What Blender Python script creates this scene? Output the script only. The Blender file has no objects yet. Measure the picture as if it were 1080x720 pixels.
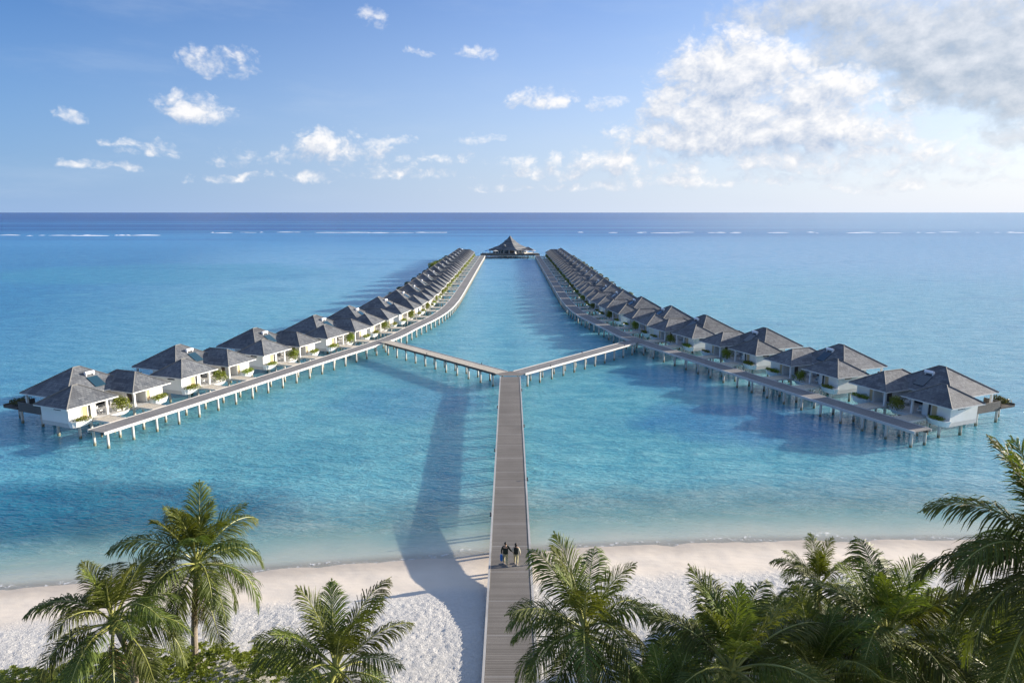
import bpy, bmesh, math, random
import numpy as np
from mathutils import Vector, Matrix, noise as mn
random.seed(7)
S = bpy.context.scene
C = S.collection
R = math.radians

# ------------------------------------------------------------------ camera
HC, FPX = 26.0, 720.0
PITCH = math.atan((360 - 224) / FPX)
cam = bpy.data.cameras.new('camera'); co = bpy.data.objects.new('camera', cam); C.objects.link(co)
cam.sensor_width = 36; cam.lens = 24; cam.clip_start = 0.1; cam.clip_end = 200000
co.location = (0, 0, HC); co.rotation_mode = 'YXZ'
co.rotation_euler = (math.pi / 2 - PITCH, 0, 0)
co.rotation_mode = 'XYZ'
co.rotation_euler = (math.pi / 2 - PITCH, 0, -math.atan(2 / FPX))
S.camera = co
S.render.resolution_x = 1024; S.render.resolution_y = 682

# ------------------------------------------------------------------ light
SUN_EL, SUN_AZ = 14.5, 73.5            # azimuth clockwise from +Y (towards +X)
sun = bpy.data.lights.new('sun', 'SUN'); so = bpy.data.objects.new('sun', sun); C.objects.link(so)
sun.energy = 5.0; sun.angle = R(0.53); sun.color = (1.0, 0.89, 0.75)
ce = math.cos(R(SUN_EL))
SUN_DIR = Vector((math.sin(R(SUN_AZ)) * ce, math.cos(R(SUN_AZ)) * ce, math.sin(R(SUN_EL))))
so.rotation_euler = SUN_DIR.to_track_quat('Z', 'Y').to_euler(); so.location = SUN_DIR * 100
S.view_settings.view_transform = 'Standard'; S.view_settings.look = 'None'
S.view_settings.gamma = 1; S.view_settings.exposure = 1.12
S.render.engine = 'CYCLES'
S.cycles.max_bounces = 4; S.cycles.diffuse_bounces = 3; S.cycles.glossy_bounces = 2; S.cycles.transparent_max_bounces = 12

# ------------------------------------------------------------------ node helper
class NT:
    def __init__(s, nt): s.nt = nt
    def n(s, t, inp=None, **kw):
        o = s.nt.nodes.new(t)
        for k, v in kw.items(): setattr(o, k, v)
        for k, v in (inp or {}).items():
            sk = o.inputs[k]
            if isinstance(v, bpy.types.NodeSocket): s.nt.links.new(v, sk)
            else: sk.default_value = v
        return o
    def m(s, op, a, b=None, c=None, clamp=False):
        o = s.nt.nodes.new('ShaderNodeMath'); o.operation = op; o.use_clamp = clamp
        for i, v in enumerate((a, b, c)):
            if v is None: continue
            if isinstance(v, bpy.types.NodeSocket): s.nt.links.new(v, o.inputs[i])
            else: o.inputs[i].default_value = v
        return o.outputs[0]
    def mix(s, f, a, b, mode='MIX'):
        o = s.nt.nodes.new('ShaderNodeMix'); o.data_type = 'RGBA'; o.blend_type = mode; o.clamp_factor = True
        for i, v in ((0, f), (6, a), (7, b)):
            if isinstance(v, bpy.types.NodeSocket): s.nt.links.new(v, o.inputs[i])
            elif i == 0: o.inputs[i].default_value = v
            else: o.inputs[i].default_value = (v[0], v[1], v[2], 1)
        return o.outputs[2]
    def ss(s, x, a, b, lo=0.0, hi=1.0):
        o = s.nt.nodes.new('ShaderNodeMapRange'); o.interpolation_type = 'SMOOTHSTEP'
        s.nt.links.new(x, o.inputs[0]); o.inputs[1].default_value = a; o.inputs[2].default_value = b
        o.inputs[3].default_value = lo; o.inputs[4].default_value = hi
        return o.outputs[0]
    def noise(s, vec, scale, detail=4, rough=.5, dist=0, fac=True):
        o = s.n('ShaderNodeTexNoise', {'Vector': vec, 'Scale': scale, 'Detail': detail, 'Roughness': rough, 'Distortion': dist})
        return o.outputs[0] if fac else o.outputs[1]

# ------------------------------------------------------------------ world: sky and clouds
W = bpy.data.worlds.new('World'); S.world = W; W.use_nodes = True
W.cycles.sampling_method = 'MANUAL'; W.cycles.sample_map_resolution = 512
nt = W.node_tree; nt.nodes.clear(); w = NT(nt)
SKYK = 0.0515
sky = w.n('ShaderNodeTexSky', sky_type='NISHITA', sun_disc=False, sun_elevation=R(SUN_EL), sun_rotation=R(SUN_AZ))
sky.air_density = 1.0; sky.dust_density = 0.6; sky.ozone_density = 2.2; sky.altitude = 0
tc = w.n('ShaderNodeTexCoord'); sx = w.n('ShaderNodeSeparateXYZ', {0: tc.outputs['Generated']})
az = w.m('ARCTAN2', sx.outputs[0], sx.outputs[1])
el = w.m('ARCSINE', sx.outputs[2])
def px2ae(px, py):
    h = (px - 538) / FPX; v = (py - 360) / FPX
    d = Vector((h, math.cos(PITCH) - v * math.sin(PITCH), -(math.sin(PITCH) + v * math.cos(PITCH)))).normalized()
    return math.atan2(d.x, d.y), math.asin(d.z)
CUM = [  # x, y, half width, half height, weight: sunlit cumulus
    (235, 68, 36, 17, .62), (207, 120, 34, 21, .72), (76, 125, 20, 9, .5), (176, 162, 40, 12, .5),
    (345, 158, 56, 18, .65), (392, 24, 13, 15, .6), (495, 56, 20, 11, .6), (442, 58, 16, 6, .35),
    (568, 105, 38, 12, .7), (640, 108, 20, 11, .45), (512, 148, 24, 9, .35), (300, 172, 30, 9, .4),
    (778, 80, 52, 31, 1.7), (740, 112, 42, 26, 1.4), (868, 112, 44, 27, 1.55), (800, 142, 112, 27, 1.6),
    (655, 172, 80, 14, .7), (860, 172, 120, 18, .85), (1010, 168, 90, 22, .7),
    (430, 186, 80, 9, .3), (290, 190, 90, 8, .25), (600, 198, 130, 8, .35), (100, 176, 60, 7, .2), (760, 192, 150, 11, .55), (330, 172, 100, 12, .4), (500, 170, 80, 11, .35), (650, 182, 120, 12, .55), (960, 196, 150, 10, .55), (430, 150, 22, 8, .3), (130, 152, 22, 8, .35),
    (1200, 150, 110, 40, 1.0), (-120, 110, 70, 25, .6)]
STR = [  # greyer sheet high on the right
    (880, 14, 95, 28, 1.1), (985, 45, 120, 34, 1.5), (1060, 80, 90, 44, 1.7), (1085, 15, 80, 30, 1.4), (960, 88, 60, 14, .6), (1180, 70, 120, 70, 1.6), (1080, 140, 70, 20, .8)]
def cloud_group(name, lst, billow, amp, seed, top):
    g = bpy.data.node_groups.new(name, 'ShaderNodeTree')
    g.interface.new_socket('az', in_out='INPUT', socket_type='NodeSocketFloat')
    g.interface.new_socket('el', in_out='INPUT', socket_type='NodeSocketFloat')
    g.interface.new_socket('F', in_out='OUTPUT', socket_type='NodeSocketFloat')
    gi = g.nodes.new('NodeGroupInput'); go = g.nodes.new('NodeGroupOutput'); q = NT(g)
    v0 = q.n('ShaderNodeCombineXYZ', {0: gi.outputs[0], 1: q.m('MULTIPLY', gi.outputs[1], 1.3), 2: seed}).outputs[0]
    wn = q.noise(v0, 11, 4, .6, fac=False)
    ws = q.n('ShaderNodeSeparateXYZ', {0: wn})
    A = q.m('ADD', gi.outputs[0], q.m('MULTIPLY', q.m('SUBTRACT', ws.outputs[0], .5), .075))
    Ee = q.m('ADD', gi.outputs[1], q.m('MULTIPLY', q.m('SUBTRACT', ws.outputs[1], .5), .035))
    F = None
    for (x, y, rx, ry, wt) in lst:
        a0, e0 = px2ae(x, y); a1, _ = px2ae(x + rx, y); _, e1 = px2ae(x, y - ry)
        ka, ke = 1 / max(.004, (a1 - a0) * 1.35), 1 / max(.004, (e1 - e0) * 1.35)
        dx = q.m('MULTIPLY', q.m('SUBTRACT', A, a0), ka)
        dz = q.m('MULTIPLY', q.m('SUBTRACT', Ee, e0), ke)
        dz = q.m('MAXIMUM', dz, q.m('MULTIPLY', dz, -1.6))
        f = q.m('SUBTRACT', wt, q.m('ADD', q.m('MULTIPLY', dx, dx), q.m('MULTIPLY', dz, dz)))
        F = f if F is None else q.m('SMOOTH_MAX', F, f, .2)
    F = q.m('MINIMUM', q.m('MAXIMUM', F, -1.8), top)
    F = q.m('ADD', F, q.m('MULTIPLY', q.m('SUBTRACT', q.noise(v0, 26, 7, .62), .5), amp))
    wv = q.n('ShaderNodeVectorMath', {0: v0, 1: q.n('ShaderNodeVectorMath', {0: wn, 'Scale': .12}, operation='SCALE').outputs[0]}, operation='ADD').outputs[0]
    vor = q.n('ShaderNodeTexVoronoi', {'Vector': wv, 'Scale': 30.0, 'Detail': 2.0, 'Roughness': .6, 'Lacunarity': 2.1}, normalize=True)
    F = q.m('ADD', F, q.m('MULTIPLY', q.m('SUBTRACT', .33, vor.outputs[0]), billow))
    g.links.new(F, go.inputs[0]); return g
def field(g, a, e):
    o = nt.nodes.new('ShaderNodeGroup'); o.node_tree = g
    nt.links.new(a, o.inputs[0]); nt.links.new(e, o.inputs[1]); return o.outputs[0]
gc = cloud_group('cumulus_field', CUM, 3.2, 2.7, .37, 1.7)
gs = cloud_group('sheet_field', STR, 1.2, 3.4, 2.1, 1.6)
def layer(g, d0, d1, k1, k2, shade, bright):
    F0 = field(g, az, el)
    F1 = field(g, w.m('ADD', az, .010), w.m('ADD', el, .015))
    lit = w.m('ADD', w.m('MULTIPLY', w.m('SUBTRACT', F0, F1), k1), .54, clamp=True)
    return w.ss(F0, d0, d1), w.mix(lit, shade, bright), F0
dens, ccol, _f = layer(gc, -.1, 1.25, .46, .30, (4.0, 4.9, 6.5), (9.2, 9.1, 9.1))
dS, cS, fS = layer(gs, -.3, 1.3, .42, .25, (3.0, 3.8, 4.9), (7.4, 7.6, 8.0))
# pale moist air low over the sea
azf = w.ss(az, -.85, .75)
hz = w.m('POWER', w.m('SUBTRACT', 1, w.m('DIVIDE', el, .42, clamp=True), clamp=True), 1.55)
hcol = w.mix(azf, (2.8, 4.3, 6.9), (7.7, 8.2, 9.1))
tn = w.mix(w.m('MAXIMUM', w.ss(az, .05, -.75), w.ss(az, 2.2, 2.9)), (.96, 1.28, 1.92), (.16, .68, 1.36)); tn = w.mix(w.ss(az, .0, .7), tn, (1.45, 1.5, 1.75))
base = w.mix(1.0, sky.outputs[0], tn, 'MULTIPLY')
skyc = w.mix(w.m('MULTIPLY', hz, .95), base, hcol)
# thin cirrus veil
ci = w.ss(w.noise(w.n('ShaderNodeCombineXYZ', {0: az, 1: w.m('MULTIPLY', el, 4), 2: 3.1}).outputs[0], 3.2, 7, .6), .48, .85, 0, .30)
skyc = w.mix(ci, skyc, (5.4, 6.4, 7.9))
low = w.ss(el, 0.0, .05)
skyc = w.mix(w.m('MULTIPLY', dS, .88), skyc, cS)
fin = w.mix(w.m('MULTIPLY', dens, w.m('ADD', w.m('MULTIPLY', low, .55), .40)), skyc, ccol)
# unseen broken cloud added overhead and off to the right to fill the shadows
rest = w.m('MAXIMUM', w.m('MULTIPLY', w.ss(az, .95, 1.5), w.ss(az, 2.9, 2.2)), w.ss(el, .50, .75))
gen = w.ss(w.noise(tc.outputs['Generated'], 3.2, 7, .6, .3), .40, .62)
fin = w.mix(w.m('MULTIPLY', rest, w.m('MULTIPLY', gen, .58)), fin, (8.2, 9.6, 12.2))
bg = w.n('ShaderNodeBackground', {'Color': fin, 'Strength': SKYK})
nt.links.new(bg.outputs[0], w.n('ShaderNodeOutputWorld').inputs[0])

# ------------------------------------------------------------------ materials
def pmat(name, col, rough=.6, var=.15, scale=3.0, bump=0.0, bscale=20.0, tint=None, spec=.4, transl=0, perobj=0.0, stretch=(1, 1, 1), metal=0):
    m = bpy.data.materials.new(name); m.use_nodes = True; t = m.node_tree; t.nodes.clear(); k = NT(t)
    tc = k.n('ShaderNodeTexCoord')
    mp = k.n('ShaderNodeMapping', {0: tc.outputs['Object'], 3: stretch}).outputs[0]
    nz = k.noise(mp, scale, 5, .6)
    f = k.m('ADD', 1 - var, k.m('MULTIPLY', nz, 2 * var))
    c = k.mix(1.0, col, k.n('ShaderNodeCombineXYZ', {0: f, 1: f, 2: f}).outputs[0], 'MULTIPLY')
    if tint: c = k.mix(k.ss(k.noise(mp, scale * .37, 4, .6), .45, .7), c, tint)
    if perobj:
        oi = k.n('ShaderNodeObjectInfo').outputs['Random']
        v = k.m('ADD', 1 - perobj, k.m('MULTIPLY', oi, 2 * perobj))
        hs = k.n('ShaderNodeHueSaturation', {'Hue': k.m('ADD', .5 - perobj * .08, k.m('MULTIPLY', oi, perobj * .16)), 'Saturation': 1, 'Value': v, 'Color': c})
        c = hs.outputs[0]
    b = k.n('ShaderNodeBsdfPrincipled', {'Base Color': c, 'Roughness': rough, 'Specular IOR Level': spec, 'Metallic': metal})
    if bump:
        bn = k.n('ShaderNodeBump', {'Strength': 1.0, 'Distance': bump, 'Height': k.noise(mp, bscale, 5, .6)})
        t.links.new(bn.outputs[0], b.inputs['Normal'])
    out = k.n('ShaderNodeOutputMaterial'); sh = b.outputs[0]
    if transl:
        tr = k.n('ShaderNodeBsdfTranslucent', {'Color': k.mix(1.0, c, (1.6, 1.6, .5), 'MULTIPLY')})
        sh = k.n('ShaderNodeMixShader', {0: transl, 1: b.outputs[0], 2: tr.outputs[0]}).outputs[0]
    t.links.new(sh, out.inputs[0]); return m

def plank_mat(name, col, col2, row=.15, width=9.0, joint=.012, rough=.75, band=0.0):
    m = bpy.data.materials.new(name); m.use_nodes = True; t = m.node_tree; t.nodes.clear(); k = NT(t)
    uv = k.n('ShaderNodeTexCoord').outputs['UV']
    br = k.n('ShaderNodeTexBrick', {'Vector': uv, 'Color1': (0, 0, 0, 1), 'Color2': (1, 1, 1, 1), 'Mortar': (.5, .5, .5, 1), 'Scale': 1.0,
             'Mortar Size': joint, 'Mortar Smooth': .1, 'Brick Width': width, 'Row Height': row}, offset=0.5)
    su = k.n('ShaderNodeSeparateXYZ', {0: uv})
    rowid = k.m('FLOOR', k.m('DIVIDE', su.outputs[1], row))
    wn = k.n('ShaderNodeTexWhiteNoise', {'W': rowid}, noise_dimensions='1D').outputs[0]
    nz = k.noise(k.n('ShaderNodeMapping', {0: uv, 3: (.6, 3, 1)}).outputs[0], 1.6, 5, .65)
    big = k.noise(uv, .22, 3, .6)
    f = k.m('ADD', k.m('MULTIPLY', wn, .55), k.m('MULTIPLY', nz, .5))
    c = k.mix(f, col, col2)
    c = k.mix(k.ss(big, .35, .7, 0, .4), c, (col[0] * .7, col[1] * .7, col[2] * .68))
    if band:   # a paler cover batten every few metres
        fr = k.m('FRACT', k.m('DIVIDE', su.outputs[1], band))
        c = k.mix(k.m('MULTIPLY', k.m('LESS_THAN', fr, .05), .18), c, (.5, .5, .5))
    c = k.mix(br.outputs['Fac'], c, (.045, .042, .04))
    b = k.n('ShaderNodeBsdfPrincipled', {'Base Color': c, 'Roughness': rough, 'Specular IOR Level': .3})
    h = k.m('SUBTRACT', k.m('MULTIPLY', wn, .4), br.outputs['Fac'])
    bn = k.n('ShaderNodeBump', {'Strength': .8, 'Distance': .012, 'Height': h}); t.links.new(bn.outputs[0], b.inputs['Normal'])
    t.links.new(b.outputs[0], k.n('ShaderNodeOutputMaterial').inputs[0]); return m

def roof_mat(name):
    m = bpy.data.materials.new(name); m.use_nodes = True; t = m.node_tree; t.nodes.clear(); k = NT(t)
    uv = k.n('ShaderNodeTexCoord').outputs['UV']
    br = k.n('ShaderNodeTexBrick', {'Vector': uv, 'Color1': (0, 0, 0, 1), 'Color2': (1, 1, 1, 1), 'Mortar': (.5, .5, .5, 1), 'Scale': 1.0,
             'Mortar Size': .018, 'Mortar Smooth': .3, 'Brick Width': .36, 'Row Height': .34})
    su = k.n('ShaderNodeSeparateXYZ', {0: uv})
    fr = k.m('FRACT', k.m('DIVIDE', su.outputs[1], .34))
    oi = k.n('ShaderNodeObjectInfo').outputs['Random']
    uo = k.n('ShaderNodeVectorMath', {0: uv, 1: k.n('ShaderNodeCombineXYZ', {0: k.m('MULTIPLY', oi, 37), 1: 0, 2: 0}).outputs[0]}, operation='ADD').outputs[0]
    # squarish repair patches of tiles laid later: quantised noise
    qv = k.n('ShaderNodeVectorMath', {0: uo, 1: (1.44, .68, 1)}, operation='SNAP').outputs[0]
    pn = k.noise(qv, .9, 2, .5)
    patch = k.ss(pn, .55, .57)
    c = k.mix(br.outputs['Color'], (.072, .082, .097), (.158, .17, .182))
    c = k.mix(k.ss(k.noise(uo, .8, 5, .65), .35, .7, 0, .5), c, (.19, .195, .195))
    c = k.mix(k.m('MULTIPLY', patch, .75), c, (.08, .086, .096))
    c = k.mix(k.m('MULTIPLY', br.outputs['Fac'], .7), c, (.05, .05, .055))
    tv = k.m('MULTIPLY_ADD', oi, .3, .85)
    c = k.mix(1.0, c, k.n('ShaderNodeCombineXYZ', {0: tv, 1: tv, 2: tv}).outputs[0], 'MULTIPLY')
    b = k.n('ShaderNodeBsdfPrincipled', {'Base Color': c, 'Roughness': .72, 'Specular IOR Level': .35})
    hh = k.m('SUBTRACT', k.m('MULTIPLY', fr, -1.0), k.m('MULTIPLY', br.outputs['Fac'], .5))
    hh = k.m('ADD', hh, k.m('MULTIPLY', k.n('ShaderNodeSeparateXYZ', {0: br.outputs['Color']}).outputs[0], .3))
    bn = k.n('ShaderNodeBump', {'Strength': .9, 'Distance': .035, 'Height': hh}); t.links.new(bn.outputs[0], b.inputs['Normal'])
    t.links.new(b.outputs[0], k.n('ShaderNodeOutputMaterial').inputs[0]); return m

M = {}
M['roof'] = roof_mat('slate_roof')
M['ridge'] = pmat('ridge_tile', (.17, .168, .16), .7, .25, 4)
M['fascia'] = pmat('fascia_paint', (.62, .62, .60), .5, .1, 2)
M['wall'] = pmat('white_render', (.74, .73, .70), .8, .06, .8, tint=(.68, .67, .62))
M['tub'] = pmat('planter_render', (.78, .78, .76), .7, .08, 1.2)
M['pile'] = pmat('concrete_pile', (.55, .53, .48), .8, .2, 2.5, tint=(.40, .38, .30))
_pt = M['pile'].node_tree; _k = NT(_pt); _b = [n for n in _pt.nodes if n.type == 'BSDF_PRINCIPLED'][0]
_src = _b.inputs['Base Color'].links[0].from_socket; _P = _k.n('ShaderNodeNewGeometry').outputs['Position']
_z = _k.m('ADD', _k.n('ShaderNodeSeparateXYZ', {0: _P}).outputs[2], _k.m('MULTIPLY', _k.noise(_P, 2.5, 3), .35))
_pt.links.new(_k.mix(_k.ss(_z, .75, .35, 0, .85), _src, (.13, .125, .06)), _b.inputs['Base Color'])   # algae up to the tide mark
M['jetty'] = plank_mat('weathered_planks', (.155, .14, .122), (.245, .225, .20), .15, 9, .012, band=3.6)
M['deck'] = plank_mat('walkway_planks', (.20, .195, .19), (.30, .295, .285), .15, 9, .012)
M['gang'] = plank_mat('pale_planks', (.50, .45, .36), (.66, .60, .49), .15, 9, .010)
M['screen'] = plank_mat('screen_slats', (.13, .125, .115), (.20, .19, .175), .12, 9, .02)
M['edge'] = pmat('edge_beam', (.52, .51, .485), .7, .12, 2)
M['edgej'] = pmat('weathered_edge_beam', (.42, .41, .39), .8, .2, 1.2, tint=(.33, .32, .30))
M['beam'] = pmat('dark_timber', (.09, .08, .07), .8, .2, 3)
M['curtain'] = pmat('tan_curtain', (.46, .34, .20), .9, .15, 3, stretch=(8, 8, .5))
M['frame'] = pmat('window_frame', (.55, .53, .48), .5, .08, 3)
M['pane'] = pmat('dark_glass', (.02, .025, .03), .06, .1, 2, spec=.8)
M['door'] = pmat('dark_door', (.06, .045, .035), .4, .2, 3)
M['tank'] = pmat('tank_enamel', (.82, .83, .84), .25, .04, 2, spec=.6)
M['panel'] = pmat('solar_glass', (.015, .05, .075), .12, .15, 6, spec=.9)
M['leafp'] = pmat('palm_leaf', (.076, .096, .020), .55, .3, 1.2, spec=.22, transl=.20, perobj=.35)
M['leafy'] = pmat('young_palm_leaf', (.10, .125, .024), .55, .25, 1.2, spec=.22, transl=.24, perobj=.25)
M['rachis'] = pmat('leaf_rib', (.26, .27, .07), .45, .2, 2)
M['trunk'] = pmat('palm_bark', (.26, .22, .17), .9, .3, 1.5, bump=.03, bscale=6, stretch=(1, 1, 6))
M['coco'] = pmat('coconut_husk', (.19, .20, .05), .5, .25, 3)
M['shrub'] = pmat('shrub_leaf', (.15, .185, .022), .45, .35, 2.0, spec=.4, transl=.3, tint=(.19, .22, .03))
M['hedge'] = pmat('planter_leaf', (.16, .19, .018), .5, .35, 2.5, transl=.25, perobj=.3)
M['dry'] = pmat('dry_leaf', (.09, .10, .03), .6, .35, 2.5, transl=.2, perobj=.3)
M['stem'] = pmat('woody_stem', (.16, .12, .08), .9, .2, 4)
M['skin'] = pmat('skin', (.42, .26, .17), .55, .05, 6)
M['hair'] = pmat('hair', (.018, .013, .010), .5, .2, 30)
M['jacket'] = pmat('dark_green_cloth', (.022, .030, .018), .9, .2, 9, bump=.01, bscale=15)
M['vest'] = pmat('black_cloth', (.018, .022, .016), .9, .2, 9, bump=.01, bscale=15)
M['khaki'] = pmat('khaki_cloth', (.44, .40, .24), .9, .12, 9, bump=.01, bscale=15)
M['cream'] = pmat('cream_cloth', (.55, .51, .38), .9, .1, 9, bump=.01, bscale=15)
M['blue'] = pmat('blue_bag_cloth', (.03, .16, .42), .7, .12, 9)
M['shoe'] = pmat('pale_shoe', (.5, .48, .42), .6, .1, 9)
M['lampm'] = pmat('dark_metal', (.03, .035, .045), .4, .1, 9)
M['cushion'] = pmat('chair_weave', (.68, .68, .66), .8, .1, 12)
M['foam'] = pmat('surf_foam', (.85, .88, .9), .9, .15, .05)
M['canvas'] = pmat('umbrella_canvas', (.70, .68, .62), .9, .06, 2)

# ------------------------------------------------------------------ object helpers
def tag(o, label=None, cat=None, group=None, kind=None):
    if label: o['label'] = label
    if cat: o['category'] = cat
    if group: o['group'] = group
    if kind: o['kind'] = kind
    return o
def empty(name, loc=(0, 0, 0), rz=0, label=None, cat=None, group=None):
    o = bpy.data.objects.new(name, None); C.objects.link(o); o.location = loc; o.rotation_euler = (0, 0, rz)
    return tag(o, label, cat, group)
def link(name, me, parent=None, loc=None, rz=None):
    o = bpy.data.objects.new(name, me); C.objects.link(o); o.parent = parent
    if loc is not None: o.location = loc
    if rz is not None: o.rotation_euler = (0, 0, rz)
    return o

class MB:
    """collects polygons with uv and a material slot"""
    def __init__(s, side=1): s.v = []; s.f = []; s.uv = []; s.mi = []; s.side = side
    def poly(s, pts, uv=None, mi=0):
        b = len(s.v); n = len(pts)
        for p in pts: s.v.append((p[0], p[1] * s.side, p[2]))
        idx = list(range(b, b + n))
        if uv is None:
            a = Vector(pts[0]); nn = Vector((0, 0, 0))
            for i in range(1, n - 1): nn += (Vector(pts[i]) - a).cross(Vector(pts[i + 1]) - a)
            ax = [abs(c) for c in nn]; k = ax.index(max(ax))
            uv = [((p[1], p[2]) if k == 0 else (p[0], p[2]) if k == 1 else (p[0], p[1])) for p in pts]
        if s.side < 0: idx = idx[::-1]; uv = list(uv)[::-1]
        s.f.append(idx); s.uv.append(uv); s.mi.append(mi)
    def box(s, x0, x1, y0, y1, z0, z1, mi=0):
        a = [(x0, y0, z0), (x1, y0, z0), (x1, y1, z0), (x0, y1, z0), (x0, y0, z1), (x1, y0, z1), (x1, y1, z1), (x0, y1, z1)]
        for q_ in ((3, 2, 1, 0), (4, 5, 6, 7), (0, 1, 5, 4), (1, 2, 6, 5), (2, 3, 7, 6), (3, 0, 4, 7)):
            s.poly([a[i] for i in q_], mi=mi)
    def tube(s, p0, p1, r0, r1=None, seg=8, mi=0, caps=True):
        r1 = r0 if r1 is None else r1
        p0 = Vector(p0); p1 = Vector(p1); d = (p1 - p0).normalized()
        x = d.orthogonal().normalized(); y = d.cross(x)
        ring = lambda p, r: [tuple(p + (x * math.cos(2 * math.pi * i / seg) + y * math.sin(2 * math.pi * i / seg)) * r) for i in range(seg)]
        a, b = ring(p0, r0), ring(p1, r1)
        for i in range(seg):
            j = (i + 1) % seg; s.poly([a[i], a[j], b[j], b[i]], mi=mi)
        if caps: s.poly(a[::-1], mi=mi); s.poly(b, mi=mi)
    def mesh(s, name, mats, smooth=False):
        me = bpy.data.meshes.new(name); me.from_pydata(s.v, [], s.f)
        for m in (mats if isinstance(mats, (list, tuple)) else [mats]): me.materials.append(m)
        ul = me.uv_layers.new(name='UVMap'); flat = [c for f in s.uv for p in f for c in p]
        ul.data.foreach_set('uv', flat); me.polygons.foreach_set('material_index', s.mi)
        if smooth: me.polygons.foreach_set('use_smooth', [True] * len(s.f))
        me.update(); return me
    def build(s, name, mats, parent=None, loc=None, rz=None, smooth=False): return link(name, s.mesh(name, mats, smooth), parent, loc, rz)

# ------------------------------------------------------------------ the ground: beach terrain
SHX = [-400, -90, -36, -8, 4.7, 20, 41, 90, 400]
SHY = [30, 36, 43.9, 48.0, 49.9, 51.0, 51.2, 50, 40]
def shore(x): return np.interp(x, SHX, SHY)
def ground_h(x, y):
    t = shore(x) - y
    return np.interp(t, [-600, -60, -14, -6, 0, 3, 6, 9, 12, 30, 100], [-1.6, -1.5, -.75, -.42, 0, .24, .62, 1.02, 1.27, 1.5, 1.9])
def make_beach():
    xs = np.concatenate([np.linspace(-420, -60, 12), np.linspace(-50, -38, 8), np.arange(-37, 45, .13), np.linspace(46, 60, 8), np.linspace(75, 420, 12)])
    ys = np.concatenate([np.linspace(-200, 10, 12), np.linspace(14, 28, 12), np.arange(29, 54, .12), np.linspace(55, 75, 24), np.linspace(80, 400, 14)])
    X, Y = np.meshgrid(xs, ys); H = ground_h(X, Y); T = shore(X) - Y
    sel = (X > -38) & (X < 45.2) & (Y > 27) & (Y < 56)
    for idx in zip(*np.nonzero(sel)):
        x, y, t = X[idx], Y[idx], T[idx]
        edge = t + 1.4 * mn.noise(Vector((x * .25, y * .25, 0)))
        rgh = min(1, max(0, (edge - 4.8) / 2.4))
        h = .05 * mn.noise(Vector((x * .35, y * .5, 3)))
        h += .012 * mn.noise(Vector((x * 1.3, y * 3, 5)))
        if rgh > 0:
            wx = x + .3 * mn.noise(Vector((x * 1.1, y * 1.1, 9))); wy = y + .3 * mn.noise(Vector((x * 1.1, y * 1.1, 19)))
            a = abs(mn.noise(Vector((wx * 3.3, wy * 3.3, 1)))); b = abs(mn.noise(Vector((wx * 6, wy * 6, 7))))
            h += rgh * (.13 * min(a, .35) + .08 * b + .03)
        if t < 0: h *= max(0, 1 + t / 3) * .4
        H[idx] += h
    ny, nx = X.shape
    v = np.stack([X, Y, H], -1).reshape(-1, 3)
    i = np.arange(nx * ny).reshape(ny, nx)
    f = np.stack([i[:-1, :-1], i[:-1, 1:], i[1:, 1:], i[1:, :-1]], -1).reshape(-1, 4)
    me = bpy.data.meshes.new('beach'); me.from_pydata(v.tolist(), [], f.tolist()); me.polygons.foreach_set('use_smooth', [True] * len(f))
    at = me.attributes.new('inland', 'FLOAT', 'POINT'); at.data.foreach_set('value', T.reshape(-1).astype(np.float32))
    m = bpy.data.materials.new('coral_sand'); m.use_nodes = True; t = m.node_tree; t.nodes.clear(); k = NT(t)
    P = k.n('ShaderNodeNewGeometry').outputs['Position']
    inl = k.n('ShaderNodeAttribute', attribute_name='inland').outputs['Fac']
    wob = k.m('MULTIPLY', k.m('SUBTRACT', k.noise(P, .25, 4, .6), .5), 2.6)
    e = k.m('ADD', inl, wob)
    wet = k.m('MULTIPLY', k.ss(e, 2.8, .2), k.ss(inl, -2.2, -.2))                       # damp sand along the swash line
    smooth_c = k.mix(k.noise(P, .8, 5, .6), (.63, .55, .45), (.74, .66, .555))
    st = k.n('ShaderNodeMapping', {0: P, 3: (.15, 1.6, 1)}).outputs[0]
    smooth_c = k.mix(k.ss(k.noise(st, .9, 5, .65), .4, .75, 0, .45), smooth_c, (.66, .60, .51))
    rough_c = k.mix(k.noise(P, 4.0, 6, .7), (.46, .445, .415), (.64, .625, .59))
    rz = k.ss(e, 4.6, 7.2)
    c = k.mix(rz, smooth_c, rough_c)
    c = k.mix(k.m('MULTIPLY', wet, .62), c, (.40, .34, .27))
    wk = k.ss(k.n('ShaderNodeTexVoronoi', {'Vector': P, 'Scale': 1.4, 'Randomness': 1}).outputs[0], .055, .03)
    c = k.mix(k.ss(inl, -.2, -1.6, 0, .85), c, (.74, .72, .62))
    c = k.mix(k.m('MULTIPLY', wk, k.ss(inl, 1, 3, 0, .5)), c, (.16, .13, .10))
    b = k.n('ShaderNodeBsdfPrincipled', {'Base Color': c, 'Roughness': k.m('SUBTRACT', .95, k.m('MULTIPLY', wet, .45)), 'Specular IOR Level': .25})
    hgt = k.m('ADD', k.m('MULTIPLY', k.noise(P, 7, 5, .65, .6), k.m('ADD', .12, k.m('MULTIPLY', rz, .9))), k.m('MULTIPLY', k.noise(st, 2.0, 4, .6), .12))
    bn = k.n('ShaderNodeBump', {'Strength': .9, 'Distance': .085, 'Height': hgt}); t.links.new(bn.outputs[0], b.inputs['Normal'])
    t.links.new(b.outputs[0], k.n('ShaderNodeOutputMaterial').inputs[0])
    me.materials.append(m)
    return tag(link('beach', me), kind='structure')
make_beach()

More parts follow.
